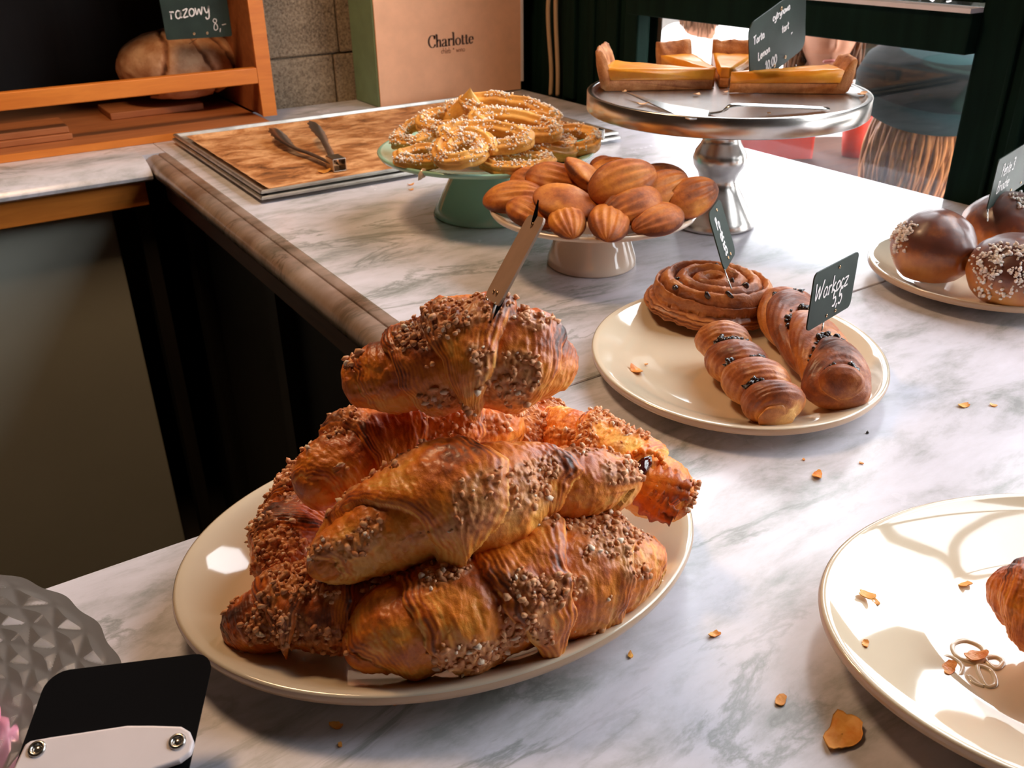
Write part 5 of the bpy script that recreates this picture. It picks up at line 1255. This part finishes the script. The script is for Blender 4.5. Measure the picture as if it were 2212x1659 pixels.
def seated_person(head_c, face_dir, label, hair, shirt, hairlen, seed, lean=(0, 0), hat=False, arm=None, skinmat='skin', rt=.0035, nlock=170):
    head_c = np.asarray(head_c, float); fd = unit([face_dir[0], face_dir[1], 0]); lt = np.cross([0, 0, 1], fd)
    hip = np.array([head_c[0]-fd[0]*.06+lean[0], head_c[1]-fd[1]*.06+lean[1], head_c[2]-.70]); hz = hip[2]
    neck = head_c+np.array([0, 0, -.125])-fd*.02; chest = hip+(neck-hip)*.62
    sh = [neck+np.array([0, 0, -.065])+lt*.165*k for k in (1, -1)]
    seat = max(FZ+.45, hz)
    nodes = [(hip, (.15, .11)), (hip+(chest-hip)*.5, (.13, .095)), (chest, (.15, .10)), (neck+np.array([0, 0, -.06]), (.075, .06)), (neck+[0, 0, .01], (.05, .05)), (head_c+[0, 0, -.06], (.05, .055))]
    edges = [(0, 1), (1, 2), (2, 3), (3, 4), (4, 5)]
    for i, k in enumerate((1, -1)):
        n = len(nodes); el = sh[i]+fd*.06+np.array([0, 0, -.26])+lt*.04*k; wr = el+fd*.22+np.array([0, 0, .02])-lt*.06*k
        if arm and i == arm[0]: el, wr = map(np.asarray, arm[1:3])
        nodes += [(sh[i], .052), (el, .038), (wr, .026), (wr+unit(wr-el)*.07, (.034, .016))]; edges += [(3, n), (n, n+1), (n+1, n+2), (n+2, n+3)]
        hb = n+3; hd = unit(wr-el); sd = unit(np.cross(hd, [0, 0, 1]))
        for f in range(5):
            b0 = wr+hd*(.03 if f == 0 else .075)+sd*((-.030) if f == 0 else (-.024+.016*(f-1))); m_ = len(nodes); fl = [.045, .062, .070, .066, .052][f]
            d2 = unit(hd+sd*(-.7 if f == 0 else .05*(f-2.5))+np.array([0, 0, -.25]))
            nodes += [(b0, .0095), (b0+d2*fl*.55, .0085), (b0+d2*fl+np.array([0, 0, -.012]), .0075)]; edges += [(hb if f else n+2, m_), (m_, m_+1), (m_+1, m_+2)]
        n2 = len(nodes); kn = hip+fd*.42+lt*.10*k+np.array([0, 0, -.01]); an = np.array([kn[0]+fd[0]*.03, kn[1]+fd[1]*.03, FZ+.09])
        nodes += [(hip+lt*.09*k, .085), (kn, .062), (an, .040), (an+fd*.13+np.array([0, 0, -.055]), (.038, .028))]; edges += [(0, n2), (n2, n2+1), (n2+1, n2+2), (n2+2, n2+3)]
    root = empty('person', (hip[0], hip[1], FZ), label, 'person')
    st = empty('stool', (hip[0], hip[1], FZ), 'dark round stool, seat of the '+' '.join(label.split(',')[0].split()[:10]), 'stool', 'stools outside')
    zs = hip[2]-.10; q = MB(); q.lathe([(0, zs), (.15, zs), (.16, zs-.012), (.15, zs-.026), (0, zs-.026)], (hip[0], hip[1], 0), 30); q.build('seat', M['coat'], st)
    for k in range(4):
        a = PI/4+k*PI/2; q = MB(); q.tube([[hip[0]+.10*math.cos(a), hip[1]+.10*math.sin(a), zs-.027], [hip[0]+.17*math.cos(a), hip[1]+.17*math.sin(a), FZ+.001]], .011, 8); q.build('leg', M['steel'], st)
    HP, HF, fr = head_mesh(head_c, np.array([fd[0], fd[1], -.05]))
    skin_body('body', nodes, edges, M[skinmat], root, extra=(HP, HF))
    # clothing: a loose shell over torso, arms and legs
    top = [(n[0], tuple(np.array(n[1] if not np.isscalar(n[1]) else (n[1], n[1]))*1.10+.004)) for n in nodes]
    def garment(name, ids, mat):
        mp = {a: i for i, a in enumerate(ids)}; skin_body(name, [top[i] for i in ids], [(mp[a], mp[b]) for a, b in edges if a in mp and b in mp], mat, root)
    armi = [i for i in range(6, len(nodes))]
    n_side = 4+15+4
    garment('shirt', [0, 1, 2, 3, 6, 7, 6+n_side, 7+n_side], M[shirt])
    garment('trousers', [0]+[6+19+j for j in range(3)]+[6+n_side+19+j for j in range(3)], M['coat'])
    hb = MB(); hair_cap(hb, head_c, fr, 1.0, hairlen, seed, rt=rt, n=nlock); hb.build('hair', M[hair], root)
    fwd, up, l2 = fr
    for k in (1, -1):
        e = MB(); e.blob(head_c+l2*.0245*k+up*.012+fwd*.083, (.011, .009, .007), 2, 0); e.build('eye', M['eye'], root)
    lp = MB(); lp.tube(catmull([head_c+l2*x*.024-up*(.060+.004*abs(x))+fwd*(.099-.010*abs(x)) for x in (-1, -.5, 0, .5, 1)], 14), np.array([.0015]+[.0045]*12+[.0015]), 8); lp.build('lips', M['lips'], root)
    return root, fr
# woman in front of the pane, facing the shop
hc = atD(1792, 66, 2.45); seated_person(hc, -hc[:2]+np.array([.55, -.2]), 'person outside behind the tart, face half hidden by the window rail', 'brownhair', 'coat2', .30, 3)
# person with long brown hair farther off
hc = atD(1518, -12, 4.6); seated_person(hc, (.8, .7), 'person farther off outside with long brown hair and pale shirt, seen from behind', 'brownhair', 'coat2', .20, 7, rt=.006, nlock=220)
# person in the teal hat close to the pane, seen from behind
hc = atD(1998, 262, 1.86); root, fr = seated_person(hc, (.75, .55), 'person outside in a round teal hat with long strawberry blond hair, seen from behind', 'blond', 'coat2', .26, 11, rt=.007, nlock=420)
hat = MB(); tl = Matrix.Rotation(.20, 3, 'X') @ Matrix.Rotation(-.12, 3, 'Y')
prof = [(0, .118), (.05, .114), (.10, .098), (.135, .068), (.150, .030), (.148, .004), (.135, -.016), (.118, -.026), (.112, -.026), (.110, -.015), (.13, .004), (.10, .08), (0, .105)]
V = []; n = 72
for (r_, z_) in prof:
    for k in range(n): V.append(np.array(tl @ Vector((r_*math.cos(2*PI*k/n), r_*math.sin(2*PI*k/n), z_)))+hc+np.array([0, 0, .045]))
hat.add(V, gridfaces(len(prof), n)); o = hat.build('hat', M['teal'], loc=hc); o.parent = root; o.location = np.array(hc)-np.array(root.location)
band = MB(); V = []
for (r_, z_) in ((.1515, .034), (.141, .066), (.104, .099), (.090, .104)):
    for k in range(n): V.append(np.array(tl @ Vector((r_*math.cos(2*PI*k/n), r_*math.sin(2*PI*k/n), z_)))+hc+np.array([0, 0, .046]))
band.add(V, gridfaces(4, n)); o2 = band.build('hat_band', M['darkfelt'], loc=hc); o2.parent = o; o2.location = (0, 0, 0)

# bistro table, red chair, red cup
tc = at(1770, 322, -.17)-np.array([.10, .15, 0]); root = empty('bistro_table', (tc[0]+.12, tc[1]+.05, FZ), 'brown bistro table outside the pane with a red cup on it', 'table')
q = MB(); q.lathe([(0, -.17), (.21, -.17), (.215, -.178), (.21, -.188), (0, -.188)], (tc[0]+.12, tc[1]+.05, 0), 48); q.build('tabletop', M['brownwood'], root)
q = MB(); q.tube([(tc[0]+.12, tc[1]+.05, -.189), (tc[0]+.12, tc[1]+.05, FZ+.03)], .025, 14); q.build('leg', M['black'], root)
q = MB(); q.lathe([(0, FZ+.03), (.05, FZ+.028), (.20, FZ+.012), (.21, FZ+.001), (0, FZ+.001)], (tc[0]+.12, tc[1]+.05, 0), 36); q.build('foot', M['black'], root)
cc = at(1842, 336, -.169); q = MB(); q.lathe([(0, 0), (.026, 0), (.030, .03), (.038, .098), (.036, .098), (.028, .03), (.024, .004), (0, .004)], (cc[0], cc[1], -.169), 36)
tag(q.build('cup', M['red'], loc=(cc[0], cc[1], -.169)), 'red plastic cup on the brown table outside', 'cup')
rc = atD(1655, 320, 2.2); root = empty('red_chair', (rc[0], rc[1], FZ), 'red plastic chair outside behind the foot of the silver stand', 'chair')
q = MB(); side = unit([_rr[0], _rr[1], 0]); dp = unit([_f[0], _f[1], 0])
zc = rc[2]; q.obox([rc[0], rc[1], zc-.06], side*.115, dp*.008, np.array([0, 0, .13])); bevel(q.build('backrest', M['red'], root, smooth=False), .01, 3)
q = MB(); q.obox([rc[0]-dp[0]*.2, rc[1]-dp[1]*.2, FZ+.45], side*.20, dp*.20, np.array([0, 0, .012])); bevel(q.build('seat', M['red'], root, smooth=False), .01, 3)
for i in (-1, 1):
    for j in (-1, 1):
        b0 = np.array([rc[0], rc[1], 0])-dp*.2+side*.18*i+dp*.18*j; q = MB(); q.tube([[b0[0], b0[1], FZ+.44], [b0[0], b0[1], FZ+.001]], .012, 8); q.build('leg', M['steel'], root)
for i in (-1, 1):
    b0 = np.array([rc[0], rc[1], 0])+side*.10*i; q = MB(); q.tube([[b0[0], b0[1], zc-.15], [b0[0]-dp[0]*.01, b0[1]-dp[1]*.01, FZ+.44]], .010, 8); q.build('back_support', M['steel'], root)

# hedge planter, grey column
hp = atD(1985, 150, 4.0); ax = unit([.75, -.66, 0]); az = np.array([0, 0, 1.]); ay = np.cross(az, ax)
root = empty('hedge_planter', (hp[0], hp[1], FZ), 'dark planter with clipped hedge and pale rails across the street pavement', 'planter')
c0 = np.array([hp[0], hp[1], 0])+ax*.45
ztopm = float(atD(1985, 60, 4.0)[2]); zb_ = float(atD(1985, 178, 4.0)[2])
q = MB(); q.obox([c0[0], c0[1], (FZ+zb_)/2], ax*.75, ay*.2, az*((zb_-FZ)/2)); q.build('box', M['brownwood'], root, smooth=False)
q = MB(); rs = random.Random(5)
for k in range(420):
    p = c0+ax*rs.uniform(-.73, .73)+ay*rs.uniform(-.19, .19)+az*rs.uniform(zb_, ztopm+.25); q.blob(p, (.05, .04, .03), 1, .5, rs)
q.build('hedge', M['darkgreen'], root, smooth=False)
for zz in (.62, .70):
    zr = zb_+(ztopm-zb_)*zz; q = MB(); q.tube([c0-ax*.73-ay*.25+az*zr, c0+ax*.73-ay*.25+az*zr], .006, 8); q.build('rail', M['greycol'], root)
for k in (-1, 1):
    q = MB(); e = c0+ax*.7*k-ay*.25; q.tube([[e[0], e[1], FZ+.001], [e[0], e[1], zb_+(ztopm-zb_)*.75]], .012, 8); q.build('rail_post', M['greycol'], root)
def leaf(px, py, d, L, ang, label):
    p = atD(px, py, d); q = MB(); pts = catmull([p-az*L*.6, p, p+az*L*.5+side*L*.3*ang], 12); ribbon(q, pts, .018, dp*-1, .002, lambda u: math.sin(PI*min(.97, max(.06, u)))+.05)
    return q
gp = atD(1935, 190, 3.3); root = empty('potted_plant', (gp[0], gp[1], FZ), 'yellow green leafed plant outside beyond the teal hat', 'plant')
for (x, y, a_) in ((1914, 122, -1), (1950, 108, 1), (1960, 125, 1.6)): leaf(x, y, 3.3, .09, a_, '').build('leaf', M['leaf'], root)
q = MB(); q.lathe([(0, FZ+.001), (.09, FZ+.001), (.12, float(gp[2])-.02), (.11, float(gp[2])-.02), (0, float(gp[2])-.05)], (gp[0], gp[1], 0), 24); q.build('pot', M['brownwood'], root)
q = MB(); q.tube([[gp[0], gp[1], float(gp[2])-.05], atD(1930, 140, 3.3)], .006, 6); q.build('stem', M['leaf'], root)
gA = atD(1372, 122, 5.2); gB = atD(1502, 86, 5.2)
q = MB(); q.prism([(gA[0], gA[1]), (gB[0], gB[1]), (gB[0]+.2, gB[1]+.3), (gA[0]+.2, gA[1]+.3)][::1], float(gA[2]), 1.6)
q.prism([(gA[0]+.05, gA[1]+.05), (gB[0], gB[1]+.05), (gB[0]+.2, gB[1]+.3), (gA[0]+.2, gA[1]+.3)], FZ, float(gA[2]))
tag(q.build('street_pillar', M['greycol'], loc=(gA[0], gA[1], FZ), smooth=False), 'light grey square pillar across the street at the far left of the pane', 'pillar')
